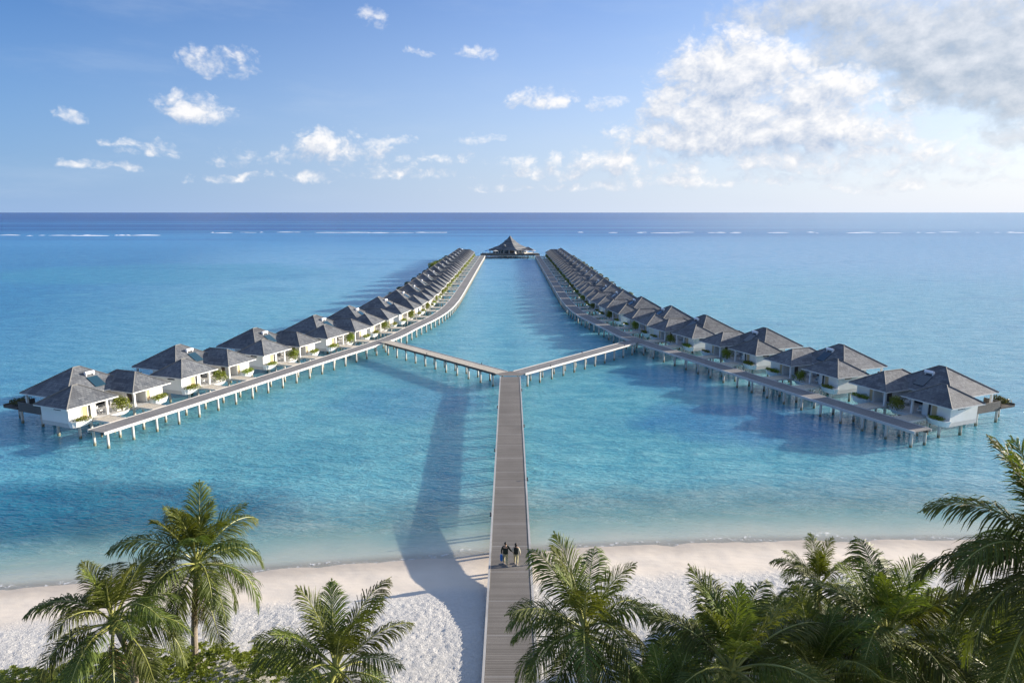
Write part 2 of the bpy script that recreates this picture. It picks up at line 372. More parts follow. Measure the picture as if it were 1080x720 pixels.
# sea floor far out, under the opaque open water
mb = MB(); mb.poly([(-60000, -1000, -9), (60000, -1000, -9), (60000, 90000, -9), (-60000, 90000, -9)])
tag(mb.build('sea_floor', pmat('sea_floor_sand', (.3, .3, .25), .9)), kind='structure')

# ------------------------------------------------------------------ the water
def make_water():
    mb = MB(); xs = [-70000, -8000, -1000, 0, 1000, 8000, 70000]; ys = [20, 200, 1000, 8000, 90000]
    for i in range(6):
        for j in range(4): mb.poly([(xs[i], ys[j], 0), (xs[i + 1], ys[j], 0), (xs[i + 1], ys[j + 1], 0), (xs[i], ys[j + 1], 0)])
    m = bpy.data.materials.new('lagoon_water'); m.use_nodes = True; t = m.node_tree; t.nodes.clear(); k = NT(t)
    P = k.n('ShaderNodeNewGeometry').outputs['Position']; sp = k.n('ShaderNodeSeparateXYZ', {0: P}); x, y = sp.outputs[0], sp.outputs[1]
    sh = k.n('ShaderNodeFloatCurve', {'Value': k.m('DIVIDE', k.m('ADD', x, 400), 800, clamp=True)})
    cu = sh.mapping.curves[0]
    pts = [((a + 400) / 800, b / 60) for a, b in zip(SHX, SHY)]
    cu.points[0].location = pts[0]; cu.points[1].location = pts[-1]
    for p_ in pts[1:-1]: cu.points.new(*p_)
    for p_ in cu.points: p_.handle_type = 'VECTOR'
    sh.mapping.update()
    off = k.m('SUBTRACT', y, k.m('MULTIPLY', sh.outputs[0], 60))      # metres off the shore line
    wob = k.m('MULTIPLY', k.m('SUBTRACT', k.noise(P, .16, 4, .6), .5), 5)
    dd = k.m('ADD', off, wob)
    # body colours of the lagoon
    c = k.mix(k.ss(dd, 3, 18), (.36, .53, .53), (.12, .40, .47))
    c = k.mix(k.ss(dd, 20, 130), c, (.14, .41, .52))
    c = k.mix(k.ss(dd, 120, 330), c, (.17, .40, .58))
    def spot(cx, cy, rx, ry, amt, col, c, nz=.8):
        dx = k.m('DIVIDE', k.m('SUBTRACT', x, cx), rx); dy = k.m('DIVIDE', k.m('SUBTRACT', y, cy), ry)
        r = k.m('ADD', k.m('MULTIPLY', dx, dx), k.m('MULTIPLY', dy, dy))
        r = k.m('ADD', r, k.m('MULTIPLY', k.m('SUBTRACT', k.noise(P, 1.6 / min(rx, ry), 5, .6), .5), nz * 2))
        return k.mix(k.ss(r, 1.15, .25, 0, amt), c, col)
    # deeper blue to the left of the left row, pale sand banks in the middle
    lf = k.ss(k.m('ADD', x, k.m('MULTIPLY', y, .30)), -5, -95)
    lf = k.m('MULTIPLY', lf, k.ss(y, 49, 66))
    c = k.mix(k.m('MULTIPLY', lf, .80), c, (.008, .19, .39))
    c = spot(-40, 57, 25, 7.5, .95, (.003, .15, .24), c, .35)
    c = spot(-24, 70, 9, 8, .4, (.03, .27, .36), c)
    c = spot(30, 83, 16, 10, .75, (.025, .20, .40), c)
    c = spot(24, 105, 10, 9, .5, (.035, .23, .42), c)
    c = spot(-14, 92, 12, 10, .45, (.035, .22, .42), c)
    c = spot(-150, 300, 90, 60, .6, (.05, .30, .42), c)
    c = spot(8, 190, 9, 60, .35, (.12, .40, .47), c)
    c = spot(0, 330, 120, 140, .35, (.15, .38, .56), c, .4)
    c = spot(14, 66, 16, 7, .45, (.17, .47, .52), c, .9)
    c = spot(-12, 60, 9, 6, .45, (.17, .47, .52), c, .9)
    pn = k.noise(k.n('ShaderNodeMapping', {0: P, 3: (.5, 1, 1)}).outputs[0], .035, 5, .6)
    c = k.mix(k.ss(pn, .52, .68, 0, .38), c, (.02, .18, .36))
    c = k.mix(k.ss(k.noise(P, .09, 4, .6), .55, .75, 0, .30), c, (.16, .47, .50))
    # outer lagoon, reef flat and ocean
    band = k.noise(k.n('ShaderNodeMapping', {0: P, 3: (.08, 1, 1)}).outputs[0], .012, 5, .65)
    c = k.mix(k.ss(y, 300, 700), c, k.mix(band, (.03, .22, .46), (.09, .33, .56)))
    yy = k.m('ADD', y, k.m('MULTIPLY', k.m('SUBTRACT', band, .5), 500))
    c = k.mix(k.ss(k.m('ADD', yy, k.m('MULTIPLY', k.m('SUBTRACT', k.noise(k.n('ShaderNodeMapping', {0: P, 3: (.12, 1, 1)}).outputs[0], .01, 6, .7), .5), 900)), 620, 1050), c, (.006, .10, .30))
    streak = k.ss(k.noise(k.n('ShaderNodeMapping', {0: P, 3: (.05, 1, 1)}).outputs[0], .004, 6, .7), .48, .62, 0, .8)
    c = k.mix(k.m('MULTIPLY', streak, k.ss(y, 550, 800)), c, (.06, .28, .48))
    c = k.mix(k.ss(y, 1500, 3000), c, (.003, .07, .25))
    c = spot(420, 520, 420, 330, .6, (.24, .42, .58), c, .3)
    c = k.mix(k.m('MULTIPLY', k.ss(k.m('DIVIDE', x, k.m('ADD', y, 50)), .05, .9), .55), c, (.27, .42, .57))  # sky glare painted into the body colour, paler towards the right
    c = k.mix(k.m('MULTIPLY', k.ss(k.m('DIVIDE', x, y), -.05, .65), k.ss(y, 500, 1300, 0, .9)), c, (.30, .45, .58))  # same painted glare, stronger far out on the right
    # ripples
    near = k.ss(y, 260, 90)
    rip = k.n('ShaderNodeMapping', {0: P, 2: (0, 0, R(-9)), 3: (2.6, 1, 1)}, vector_type='TEXTURE').outputs[0]
    h = k.m('MULTIPLY', k.noise(rip, 1.9, 4, .55, .3), .6)
    h = k.m('ADD', h, k.m('MULTIPLY', k.noise(rip, .45, 4, .6, .3), .8))
    h = k.m('ADD', h, k.m('MULTIPLY', k.m('SUBTRACT', k.noise(rip, 4.4, 3, .55, .2), .5), .35))
    calm = k.ss(off, -1, 14, .25, 1.0)
    bn = k.n('ShaderNodeBump', {'Strength': 1.0, 'Distance': k.m('MULTIPLY', calm, .50), 'Height': h}).outputs[0]
    # ripple shading painted into the colour: troughs darker, crests paler
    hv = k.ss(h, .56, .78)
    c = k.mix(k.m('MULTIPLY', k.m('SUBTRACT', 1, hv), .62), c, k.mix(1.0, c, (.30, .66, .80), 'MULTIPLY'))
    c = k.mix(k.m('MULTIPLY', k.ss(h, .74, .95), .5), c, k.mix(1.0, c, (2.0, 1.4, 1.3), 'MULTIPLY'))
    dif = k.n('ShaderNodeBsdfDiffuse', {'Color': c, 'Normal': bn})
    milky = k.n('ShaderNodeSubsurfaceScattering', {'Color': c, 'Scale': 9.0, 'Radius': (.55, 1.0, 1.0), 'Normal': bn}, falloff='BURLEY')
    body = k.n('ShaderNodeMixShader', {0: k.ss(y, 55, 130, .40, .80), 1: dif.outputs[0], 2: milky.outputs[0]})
    clear = k.n('ShaderNodeBsdfTransparent', {'Color': k.mix(k.ss(dd, 0, 9), (.97, .99, .97), (.55, .86, .87))})
    opa = k.ss(dd, .2, 15, .06, .985)
    inner = k.n('ShaderNodeMixShader', {0: opa, 1: clear.outputs[0], 2: body.outputs[0]})
    fr = k.n('ShaderNodeFresnel', {'IOR': 1.33, 'Normal': bn})
    gl = k.n('ShaderNodeBsdfGlossy', {'Color': (1, 1, 1, 1), 'Roughness': k.ss(y, 60, 420, .10, .26), 'Normal': bn})
    fx = k.m('MINIMUM', k.m('MULTIPLY', fr.outputs[0], .95), k.ss(y, 150, 900, .52, .38))
    shd = k.n('ShaderNodeMixShader', {0: fx, 1: inner.outputs[0], 2: gl.outputs[0]})
    # thin lace of foam where the water ends on the sand
    fo = k.m('MULTIPLY', k.ss(k.m('ABSOLUTE', k.m('SUBTRACT', dd, .25)), .30, .05), k.ss(k.noise(P, 3.0, 4, .7), .50, .62, 0, .6))
    foam = k.n('ShaderNodeBsdfDiffuse', {'Color': (.85, .86, .85, 1)})
    shd = k.n('ShaderNodeMixShader', {0: fo, 1: shd.outputs[0], 2: foam.outputs[0]})
    t.links.new(shd.outputs[0], k.n('ShaderNodeOutputMaterial').inputs[0])
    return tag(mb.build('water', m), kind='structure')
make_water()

# ------------------------------------------------------------------ surf on the outer reef
def surf(x0, x1, y, hgt, lab, seed, dens_=1.0):
    rnd = random.Random(seed); mb = MB(); x = x0
    while x < x1:
        ln = rnd.choice((4, 7, 12, 20, 34)) * rnd.uniform(.6, 1.3); gap = rnd.uniform(2, 34) if rnd.random() < .40 * dens_ else 0
        y1 = y + 6 * math.sin(x * .006 + seed) + rnd.uniform(-2, 2); hh = hgt * rnd.uniform(.2, 1.2); wd = rnd.uniform(2, 9); y1 += rnd.choice((0, 0, 0, 16, -14))
        n = 5
        for i in range(n):
            a0, a1 = i / n, (i + 1) / n
            z0, z1 = math.sin(a0 * math.pi) * hh + .02, math.sin(a1 * math.pi) * hh + .02
            xa, xb = x + ln * a0, x + ln * a1
            mb.poly([(xa, y1 - wd, .02), (xb, y1 - wd, .02), (xb, y1, z1), (xa, y1, z0)])
            mb.poly([(xa, y1, z0), (xb, y1, z1), (xb, y1 + wd * .6, .02), (xa, y1 + wd * .6, .02)])
        x += ln + gap
    return tag(mb.build('surf', M['foam'], smooth=True), lab, 'surf', kind='stuff')
surf(-900, -420, 800, .8, 'long white line of surf breaking on the far reef at the left', 1, .35)
surf(-390, -60, 905, .5, 'thin broken surf line behind the left row of villas', 2)
surf(90, 800, 905, .5, 'broken white surf on the far reef at the right', 3)

# ------------------------------------------------------------------ walkway line
LP = np.array([(-46.3, 73.2), (-40, 88.5), (-32, 108.8), (-23.8, 129.5), (-20.9, 143), (-18.2, 156), (-16.6, 168), (-15.8, 182), (-15.5, 205), (-15.5, 300), (-15.5, 392)])
def resample(P, step):
    # Catmull-Rom then uniform arc length
    out = []
    Q = np.vstack([2 * P[0] - P[1], P, 2 * P[-1] - P[-2]])
    for i in range(1, len(Q) - 2):
        for t in np.linspace(0, 1, 24, endpoint=False):
            a, b, c_, d_ = Q[i - 1], Q[i], Q[i + 1], Q[i + 2]
            out.append(.5 * ((2 * b) + (-a + c_) * t + (2 * a - 5 * b + 4 * c_ - d_) * t * t + (-a + 3 * b - 3 * c_ + d_) * t ** 3))
    out.append(P[-1]); out = np.array(out)
    s = np.concatenate([[0], np.cumsum(np.linalg.norm(np.diff(out, axis=0), axis=1))])
    return s, out
SS, PP = resample(LP, 1)
def at_s(s):
    p = np.array([np.interp(s, SS, PP[:, 0]), np.interp(s, SS, PP[:, 1])])
    if s < 0: p = PP[0] + (PP[1] - PP[0]) / (SS[1] - SS[0]) * s
    a = np.array([np.interp(s - 3, SS, PP[:, 0]), np.interp(s - 3, SS, PP[:, 1])]); b = np.array([np.interp(s + 3, SS, PP[:, 0]), np.interp(s + 3, SS, PP[:, 1])])
    d = (b - a) / np.linalg.norm(b - a); return p, d

def sweep(pts, prof_w0, prof_w1, z0, z1, zf=None):
    """a slab following a polyline: across from w0 to w1 (left of travel positive)"""
    mb = MB(); L = 0; n = len(pts)
    fr = []
    for i in range(n):
        a = pts[max(0, i - 1)]; b = pts[min(n - 1, i + 1)]; d = (b - a) / np.linalg.norm(b - a)
        if i: L += np.linalg.norm(pts[i] - pts[i - 1])
        nn = np.array([-d[1], d[0]]); zz = zf(pts[i]) if zf else 0
        l = pts[i] + nn * prof_w1; r = pts[i] + nn * prof_w0
        fr.append(((l[0], l[1]), (r[0], r[1]), L, zz))
    wd = prof_w1 - prof_w0
    for i in range(n - 1):
        (l0, r0, s0, a0), (l1, r1, s1, a1) = fr[i], fr[i + 1]
        T = lambda p, z: (p[0], p[1], z)
        mb.poly([T(r0, z1 + a0), T(r1, z1 + a1), T(l1, z1 + a1), T(l0, z1 + a0)], [(0, s0), (0, s1), (wd, s1), (wd, s0)])
        mb.poly([T(l0, z0 + a0), T(l1, z0 + a1), T(r1, z0 + a1), T(r0, z0 + a0)], [(wd, s0), (wd, s1), (0, s1), (0, s0)])
        mb.poly([T(r0, z0 + a0), T(r1, z0 + a1), T(r1, z1 + a1), T(r0, z1 + a0)], [(s0, z0), (s1, z0), (s1, z1), (s0, z1)])
        mb.poly([T(l1, z0 + a1), T(l0, z0 + a0), T(l0, z1 + a0), T(l1, z1 + a1)], [(s1, z0), (s0, z0), (s0, z1), (s1, z1)])
    for (l, r, s, a), fl in ((fr[0], 0), (fr[-1], 1)):
        q_ = [(r[0], r[1], z0 + a), (r[0], r[1], z1 + a), (l[0], l[1], z1 + a), (l[0], l[1], z0 + a)]
        mb.poly(q_[::-1] if fl else q_)
    return mb

def pile_mesh(h, r=.16):
    key = ('pile', round(h, 2), r)
    if key not in CACHE:
        mb = MB(); mb.tube((0, 0, -1.2), (0, 0, h), r, r * .95, 10, caps=True); CACHE[key] = mb.mesh('pile', M['pile'], True)
    return CACHE[key]
CACHE = {}
def piles(root, spots, cap, name='pile'):
    """spots nearest first: (x, y, h); up to cap single piles, the rest as one part"""
    for (x, y, h) in spots[:cap]: link(name, pile_mesh(h), root, (x, y, 0))
    if len(spots) > cap:
        mb = MB()
        for (x, y, h) in spots[cap:]: mb.tube((x, y, -1.2), (x, y, h), .16, .15, 8)
        tag(mb.build(name, M['pile'], root), kind='stuff')

def jetty_z(y): return float(np.interp(y, [20, 44, 60, 88, 110], [1.66, 1.70, 1.85, 2.2, 2.2]))
J1 = 98.6
root = empty('jetty', (0, 20, 0), 0, 'long straight weathered plank jetty running from the beach to the Y junction', 'jetty')
root.location = (0, 0, 0)
pts = [np.array([0.0, y]) for y in np.arange(18, J1 + .1, 1.0)]
zf = lambda p: jetty_z(p[1])
sweep(pts, -1.36, 1.36, -.07, 0, zf).build('deck', M['jetty'], root)
for s_ in (-1, 1):
    a, b = sorted((s_ * 1.38, s_ * 1.52)); sweep(pts, a, b, -.20, .03, zf).build('edge_beam', M['edgej'], root)
    a, b = sorted((s_ * .85, s_ * 1.05)); sweep(pts, a, b, -.24, -.08, zf).build('bearer', M['beam'], root)
sp = []
for y in np.arange(24, J1, 3.6):
    mb = MB(); z = jetty_z(y); mb.box(-1.34, 1.34, y - .12, y + .12, z - .40, z - .25); mb.build('cross_beam', M['beam'], root)
    for s_ in (-1, 1): sp.append((s_ * 1.05, y, z - .3))
piles(root, sp, 100)
side_lbl = {1: 'right', -1: 'left'}
def lampm():
    if 'lamp' not in CACHE:
        mb = MB(); mb.box(-.10, .10, -.09, .09, 0, .05); mb.tube((0, 0, .05), (0, 0, .26), .05, .05, 8); mb.tube((0, 0, .26), (0, 0, .34), .09, .05, 8)
        CACHE['lamp'] = mb.mesh('marker_lamp', M['lampm'])
    return CACHE['lamp']
ordn = ['nearest', 'second', 'third', 'fourth', 'fifth', 'sixth', 'seventh', 'eighth', 'ninth', 'tenth', 'eleventh', 'twelfth', 'thirteenth', 'fourteenth', 'fifteenth', 'sixteenth', 'seventeenth', 'eighteenth', 'nineteenth', 'farthest']
LM = {1: [44.3, 59.3, 74.6, 90.0], -1: [52.0, 66.8, 82.0]}
for s_ in (1, -1):
    for i, y in enumerate(LM[s_]):
        o = link('marker_lamp', lampm(), None, (s_ * 1.58, y, jetty_z(y) - .06))
        tag(o, f'{ordn[i]} dark marker lamp from the beach on the {side_lbl[s_]} edge of the jetty', 'lamp', 'small marker lamps along the jetty edges')
# Y arms
for s_, nm in ((-1, 'left'), (1, 'right')):
    r_ = empty('footbridge', (0, 0, 0), 0, f'plank bridge arm on piles running from the jetty end to the {nm} row walkway', 'footbridge')
    a = np.array([s_ * .2, J1 + .9]); b = np.array([s_ * 23.5, 126.4]); n_ = 40
    pts = [a + (b - a) * i / n_ for i in range(n_ + 1)]
    sweep(pts, -1.12, 1.12, 2.117, 2.187).build('deck', M['gang'] if s_ < 0 else M['deck'], r_)
    for q_ in (-1, 1):
        u, v = sorted((q_ * 1.14, q_ * 1.27)); st = pts[2:-2]
        sweep(st, u, v, 1.93, 2.24).build('edge_beam', M['edge'] if q_ * s_ > 0 or s_ > 0 else M['beam'], r_)
    d_ = (b - a) / np.linalg.norm(b - a); nn = np.array([-d_[1], d_[0]]); Ln = np.linalg.norm(b - a); sp = []
    for s in np.arange(2.6, Ln - 1.5, 3.05):
        p_ = a + d_ * s
        mb = MB(); mb.box(-.12, .12, -1.1, 1.1, 1.72, 1.95); mb.build('cross_beam', M['beam'], r_, (p_[0], p_[1], 0), math.atan2(d_[1], d_[0]))
        for q_ in (-1, 1): sp.append((p_[0] + nn[0] * q_ * .95, p_[1] + nn[1] * q_ * .95, 1.8))
    piles(r_, sp, 100)
    for i, s in enumerate((8, 20, 30)):
        p_ = a + d_ * s + nn * 1.2 * (1 if i % 2 else -1)
        o = link('marker_lamp', lampm(), None, (p_[0], p_[1], 2.2))
        tag(o, f'{ordn[i]} small dark lamp from the junction on the {nm} bridge arm', 'lamp', 'small marker lamps on the bridge arms')
# junction platform belongs to the jetty
mb = MB(); mb.poly([(-1.5, J1, 2.205), (1.5, J1, 2.205), (2.2, J1 + 1.2, 2.205), (0, J1 + 3.0, 2.205), (-2.2, J1 + 1.2, 2.205)], [(0, 0), (3, 0), (3.6, 1.2), (1.5, 3), (-.6, 1.2)])
mb.build('junction_deck', M['jetty'], root)

WEND = 392.0; SEND = SS[-1]
for s_, nm in ((-1, 'left'), (1, 'right')):
    r_ = empty('walkway', (0, 0, 0), 0, f'curving plank walkway on piles in front of the {nm} row of villas', 'walkway')
    pts = []
    for s in np.arange(0, SEND, 1.6):
        p_, d_ = at_s(s); pts.append(np.array([p_[0] * (-s_), p_[1]]))
    sweep(pts, -1.22, 1.22, 1.93, 2.0).build('deck', M['deck'], r_)
    for q_ in (-1, 1):
        u, v = sorted((q_ * 1.24, q_ * 1.38)); sweep(pts, u, v, 1.72, 2.03).build('edge_beam', M['edge'], r_)
    mb = sweep(pts, -.9, -.72, 1.62, 1.92); mb.build('bearer', M['beam'], r_)
    sp = []
    for s in np.arange(.5, SEND, 3.2):
        p_, d_ = at_s(s); nn = np.array([-d_[1], d_[0]])
        for q_ in (-1, 1):
            w_ = p_ + nn * q_ * 1.12; sp.append((w_[0] * (-s_), w_[1], 1.74))
    piles(r_, sp, 98)

# ------------------------------------------------------------------ villas
PT = .64
def hip(mb, u0, u1, n0, n1, ze, pitch=PT, th=.13):
    du, dn = u1 - u0, n1 - n0
    if du >= dn:
        h = dn / 2; A_ = (u0 + h, n0 + h); B_ = (u1 - h, n0 + h)
    else:
        h = du / 2; A_ = (u0 + h, n0 + h); B_ = (u0 + h, n1 - h)
    z = ze + h * pitch; a = (*A_, z); b = (*B_, z); q = math.sqrt(1 + pitch * pitch)
    c = [(u0, n0, ze), (u1, n0, ze), (u1, n1, ze), (u0, n1, ze)]
    def uvf(pts, e0, e1):
        e0 = Vector(e0[:2]); ed = (Vector(e1[:2]) - e0).normalized(); out = []
        for p_ in pts:
            r_ = Vector(p_[:2]) - e0; s = r_.dot(ed); out.append((s + e0[0] * 3.3, ((r_ - ed * s).length) * q))
        return out
    if du >= dn: fs = [([c[0], c[1], b, a], 0, 1), ([c[1], c[2], b], 1, 2), ([c[2], c[3], a, b], 2, 3), ([c[3], c[0], a], 3, 0)]
    else: fs = [([c[0], c[1], a], 0, 1), ([c[1], c[2], b, a], 1, 2), ([c[2], c[3], b], 2, 3), ([c[3], c[0], a, b], 3, 0)]
    if abs(du - dn) < 1e-3: fs = [([c[i], c[(i + 1) % 4], a], i, (i + 1) % 4) for i in range(4)]
    for pts, i, j in fs: mb.poly(pts, uvf(pts, c[i], c[j]), 0)
    lo = [(p_[0], p_[1], ze - th) for p_ in c]
    for i in range(4):
        j = (i + 1) % 4; mb.poly([lo[i], lo[j], c[j], c[i]], mi=1)
    mb.poly(lo[::-1], mi=1)
    # ridge and hip cap tiles
    e = .03
    up = lambda p_: (p_[0], p_[1], p_[2] + e)
    for p0, p1 in [(c[0], a), (c[1], b if du >= dn else a), (c[2], b), (c[3], a if du >= dn else b)] + ([(a, b)] if abs(du - dn) > 1e-3 else []):
        mb.tube(up(p0), up(p1), .075, .075, 6, mi=2, caps=True)

def leaf_blob(n, rx, ry, rz, size, seed, cz=0, side=1, flat=.5, lobes=5):
    rnd = random.Random(seed); mb = MB(side)
    lob = [(rnd.uniform(-.55, .55) * rx, rnd.uniform(-.55, .55) * ry, rnd.uniform(-.35, .5) * rz, rnd.uniform(.45, .75)) for _ in range(lobes)]
    for i in range(n):
        l = lob[i % lobes]
        th = rnd.uniform(0, 6.283); ph = math.acos(rnd.uniform(-.75, 1)); rr = rnd.uniform(.45, 1.08)
        d_ = Vector((math.sin(ph) * math.cos(th), math.sin(ph) * math.sin(th), math.cos(ph)))
        c = Vector((l[0] + d_.x * rr * l[3] * rx, l[1] + d_.y * rr * l[3] * ry, cz + l[2] + d_.z * rr * l[3] * rz))
        nrm = (d_ + Vector((rnd.uniform(-1, 1), rnd.uniform(-1, 1), rnd.uniform(-.3, 1))) * .8).normalized()
        x = nrm.orthogonal().normalized(); x.rotate(Matrix.Rotation(rnd.uniform(0, 6.28), 3, nrm)); y = nrm.cross(x)
        s = size * rnd.uniform(.6, 1.3)
        p0, p1, p2, p3 = c - x * s, c + y * s * flat, c + x * s, c - y * s * flat
        mb.poly([tuple(p0), tuple(p1), tuple(p2), tuple(p3)])
    return mb

def villa_parts(side):
    """dict of part name list: (name, mesh, material label, parent key, location)"""
    L = []
    def add(name, mb, mats, parent=None, key=None, smooth=False, det=0): L.append((name, mb.mesh(name, mats, smooth), parent, key, det))
    B = lambda: MB(side)
    m = B()
    m.box(.7, 3.4, 5.3, 10.0, 1.50, 1.98); m.box(3.4, 9.0, 5.3, 13.5, 1.50, 1.98); m.box(9.0, 13.3, 5.0, 13.5, 1.505, 1.985); m.box(2.9, 9.2, 13.5, 17.6, 1.6, 1.975); m.box(3.6, 6.6, 4.2, 5.3, 1.7, 1.99)
    m.box(8.6, 10.6, 4.2, 5.0, 1.7, 1.992)
    add('floor', m, M['edge'])
    m = B()
    m.box(.70, 3.38, 5.3, 10.0, 1.99, 4.02); m.box(3.38, 3.46, 5.31, 9.3, 1.99, 4.0); m.box(3.45, 4.5, 5.75, 9.3, 1.99, 4.01); m.box(4.5, 5.3, 6.9, 9.28, 1.99, 4.0)
    m.box(3.4, 10.9, 9.4, 13.55, 1.99, 4.14)
    m.box(9.25, 10.75, 6.7, 9.35, 1.99, 3.99); m.box(10.75, 13.3, 5.05, 9.35, 1.99, 4.0)
    # plinth lips
    add('wall', m, M['wall'])
    for nm, a in (('roof', (2.6, 11.9, 8.3, 16.7, 4.05)), ('roof', (0, 6.5, 4.4, 10.2, 3.98)), ('roof', (8.3, 14.0, 4.2, 13.2, 3.92))):
        m = B(); hip(m, *a); add(nm, m, [M['roof'], M['fascia'], M['ridge']])
    for (u, n_) in ((5.25, 4.95), (8.85, 4.75), (3.1, 16.2), (8.7, 16.2)):
        m = B(); m.box(u - .12, u + .12, n_ - .12, n_ + .12, 1.97, 3.95); add('post', m, M['fascia'])
    # windows and doors on the walkway side
    def win(u0, u1, n_, z0, z1, mat, name='window'):
        m = B(); t = .07
        m.box(u0 - t, u0, n_ - .05, n_ + .02, z0 - t, z1 + t); m.box(u1, u1 + t, n_ - .05, n_ + .02, z0 - t, z1 + t)
        m.box(u0, u1, n_ - .05, n_ + .02, z1, z1 + t); m.box(u0, u1, n_ - .05, n_ + .02, z0 - t, z0)
        key = f'w{len(L)}'; add(name, m, M['frame'], None, key)
        m = B(); m.box(u0, u1, n_ - .02, n_ - .005, z0, z1); add('curtain' if mat is M['curtain'] else 'pane', m, mat, key)
    win(2.35, 2.95, 5.3, 2.05, 3.65, M['curtain']); win(3.08, 3.4, 5.3, 2.1, 3.65, M['pane'])
    win(4.62, 5.2, 6.9, 2.08, 3.7, M['pane'], 'door'); win(9.35, 10.05, 6.7, 2.07, 3.7, M['door'], 'door')
    win(10.88, 11.3, 5.05, 2.1, 3.6, M['curtain']); win(6.2, 8.3, 9.4, 2.08, 3.7, M['pane'])
    # slot window high on the end wall
    m = B(); m.box(.66, .70, 6.5, 7.7, 3.45, 3.75); add('slot_window', m, M['pane'])
    m = B(); m.box(3.36, 3.40, 10.2, 12.0, 2.4, 3.7); add('slot_window', m, M['pane'])
    # solar water heater
    n0 = 10.9; z0 = 4.05 + (n0 - 8.3) * PT
    m = B(); m.tube((7.15, n0, z0 + .33), (8.35, n0, z0 + .33), .21, .21, 12); m.box(7.2, 7.3, n0 - .12, n0 + .2, z0 - .05, z0 + .2); m.box(8.2, 8.3, n0 - .12, n0 + .2, z0 - .05, z0 + .2)
    add('water_heater', m, M['tank'], None, 'heater', True)
    nA, nB = 10.55, 9.0; zA, zB = 4.05 + (nA - 8.3) * PT + .10, 4.05 + (nB - 8.3) * PT + .10
    m = B(); m.poly([(7.05, nB, zB), (8.45, nB, zB), (8.45, nA, zA), (7.05, nA, zA)]); m.poly([(7.05, nB, zB - .07), (7.05, nA, zA - .07), (8.45, nA, zA - .07), (8.45, nB, zB - .07)])
    m.poly([(7.05, nB, zB - .07), (8.45, nB, zB - .07), (8.45, nB, zB), (7.05, nB, zB)]); m.poly([(7.05, nA, zA), (8.45, nA, zA), (8.45, nA, zA - .07), (7.05, nA, zA - .07)])
    m.poly([(7.05, nB, zB), (7.05, nA, zA), (7.05, nA, zA - .07), (7.05, nB, zB - .07)]); m.poly([(8.45, nA, zA), (8.45, nB, zB), (8.45, nB, zB - .07), (8.45, nA, zA - .07)])
    add('solar_panel', m, M['panel'], 'heater')
    # planter tubs, rounded fronts
    def tub(u0, u1, n0, n1, z0, z1):
        m = B(); k = 8; cu = (u0 + u1) / 2; ru = (u1 - u0) / 2
        top = [(cu + ru * math.cos(math.pi * i / k), n1 - (n1 - n0) * math.sin(math.pi * i / k) ** .7, z1) for i in range(k + 1)]
        bot = [(cu + (p_[0] - cu) * .86, n1 - (n1 - p_[1]) * .6, z0) for p_ in top]
        inn = [(cu + (p_[0] - cu) * .93, n1 - (n1 - p_[1]) * .88, z1) for p_ in top]; inb = [(p_[0], p_[1], z1 - .1) for p_ in inn]
        for i in range(k):
            m.poly([bot[i + 1], bot[i], top[i], top[i + 1]][::-1]); m.poly([top[i], top[i + 1], inn[i + 1], inn[i]]); m.poly([inn[i], inn[i + 1], inb[i + 1], inb[i]])
        m.poly(inb[::-1]); m.poly(bot)
        m.poly([bot[0], bot[-1], top[-1], top[0]])
        add('planter_tub', m, M['tub'])
    tub(6.0, 8.1, 4.1, 5.29, 1.45, 2.0); tub(.5, 3.3, 4.15, 5.28, 1.5, 2.25); tub(11.1, 13.7, 3.9, 5.03, 1.5, 2.25)
    # gangways from the walkway
    for (a, b) in ((2.9, 4.8), (8.7, 10.5)):
        m = B(); m.poly([(a, 1.42, 2.04), (b, 1.42, 2.04), (b, 4.2, 2.04), (a, 4.2, 2.04)], [(0, 0), (b - a, 0), (b - a, 2.8), (0, 2.8)])
        m.poly([(a, 4.2, 1.96), (b, 4.2, 1.96), (b, 1.42, 1.96), (a, 1.42, 1.96)])
        for s0, s1 in (((a, 1.42), (b, 1.42)), ((b, 1.42), (b, 4.2)), ((b, 4.2), (a, 4.2)), ((a, 4.2), (a, 1.42))):
            m.poly([(*s0, 1.96), (*s1, 1.96), (*s1, 2.04), (*s0, 2.04)])
        key = f'g{a}'; add('gangway', m, M['gang'], None, key)
        m = B(); m.box(a - .09, a, 1.42, 4.2, 1.85, 2.07); m.box(b, b + .09, 1.42, 4.2, 1.85, 2.07); add('edge_beam', m, M['edge'], key)
    # rear deck with slatted screens
    m = B(); m.poly([(2.9, 13.6, 1.99), (9.2, 13.6, 1.99), (9.2, 17.6, 1.99), (2.9, 17.6, 1.99)]); add('rear_deck', m, M['gang'])
    m = B(); m.box(2.82, 2.9, 10.6, 17.7, 1.55, 2.75); m.box(2.9, 4.9, 17.62, 17.7, 1.55, 2.75); m.box(9.2, 9.28, 13.6, 17.7, 1.55, 2.7); add('deck_screen', m, M['screen'])
    m = B(); m.box(2.7, 5.2, 17.75, 20.4, 1.75, 2.0); m.box(2.7, 5.2, 20.3, 20.4, 2.0, 2.2); add('rear_ledge', m, M['beam'])
    m = B()
    for i in range(6): m.box(3.2, 4.4, 9.6 + i * .0 + 8.1 + .0, 9.6 + 8.1 + .0 + .01, 0, 0)
    m = B()
    for i in range(5): m.box(9.3, 9.3 + 1.0, 14.0 + i * .3, 14.0 + i * .3 + .28, 1.55 - i * .28, 1.62 - i * .28)
    m.box(9.3, 9.36, 13.9, 15.5, .1, .2); add('water_steps', m, M['beam'])
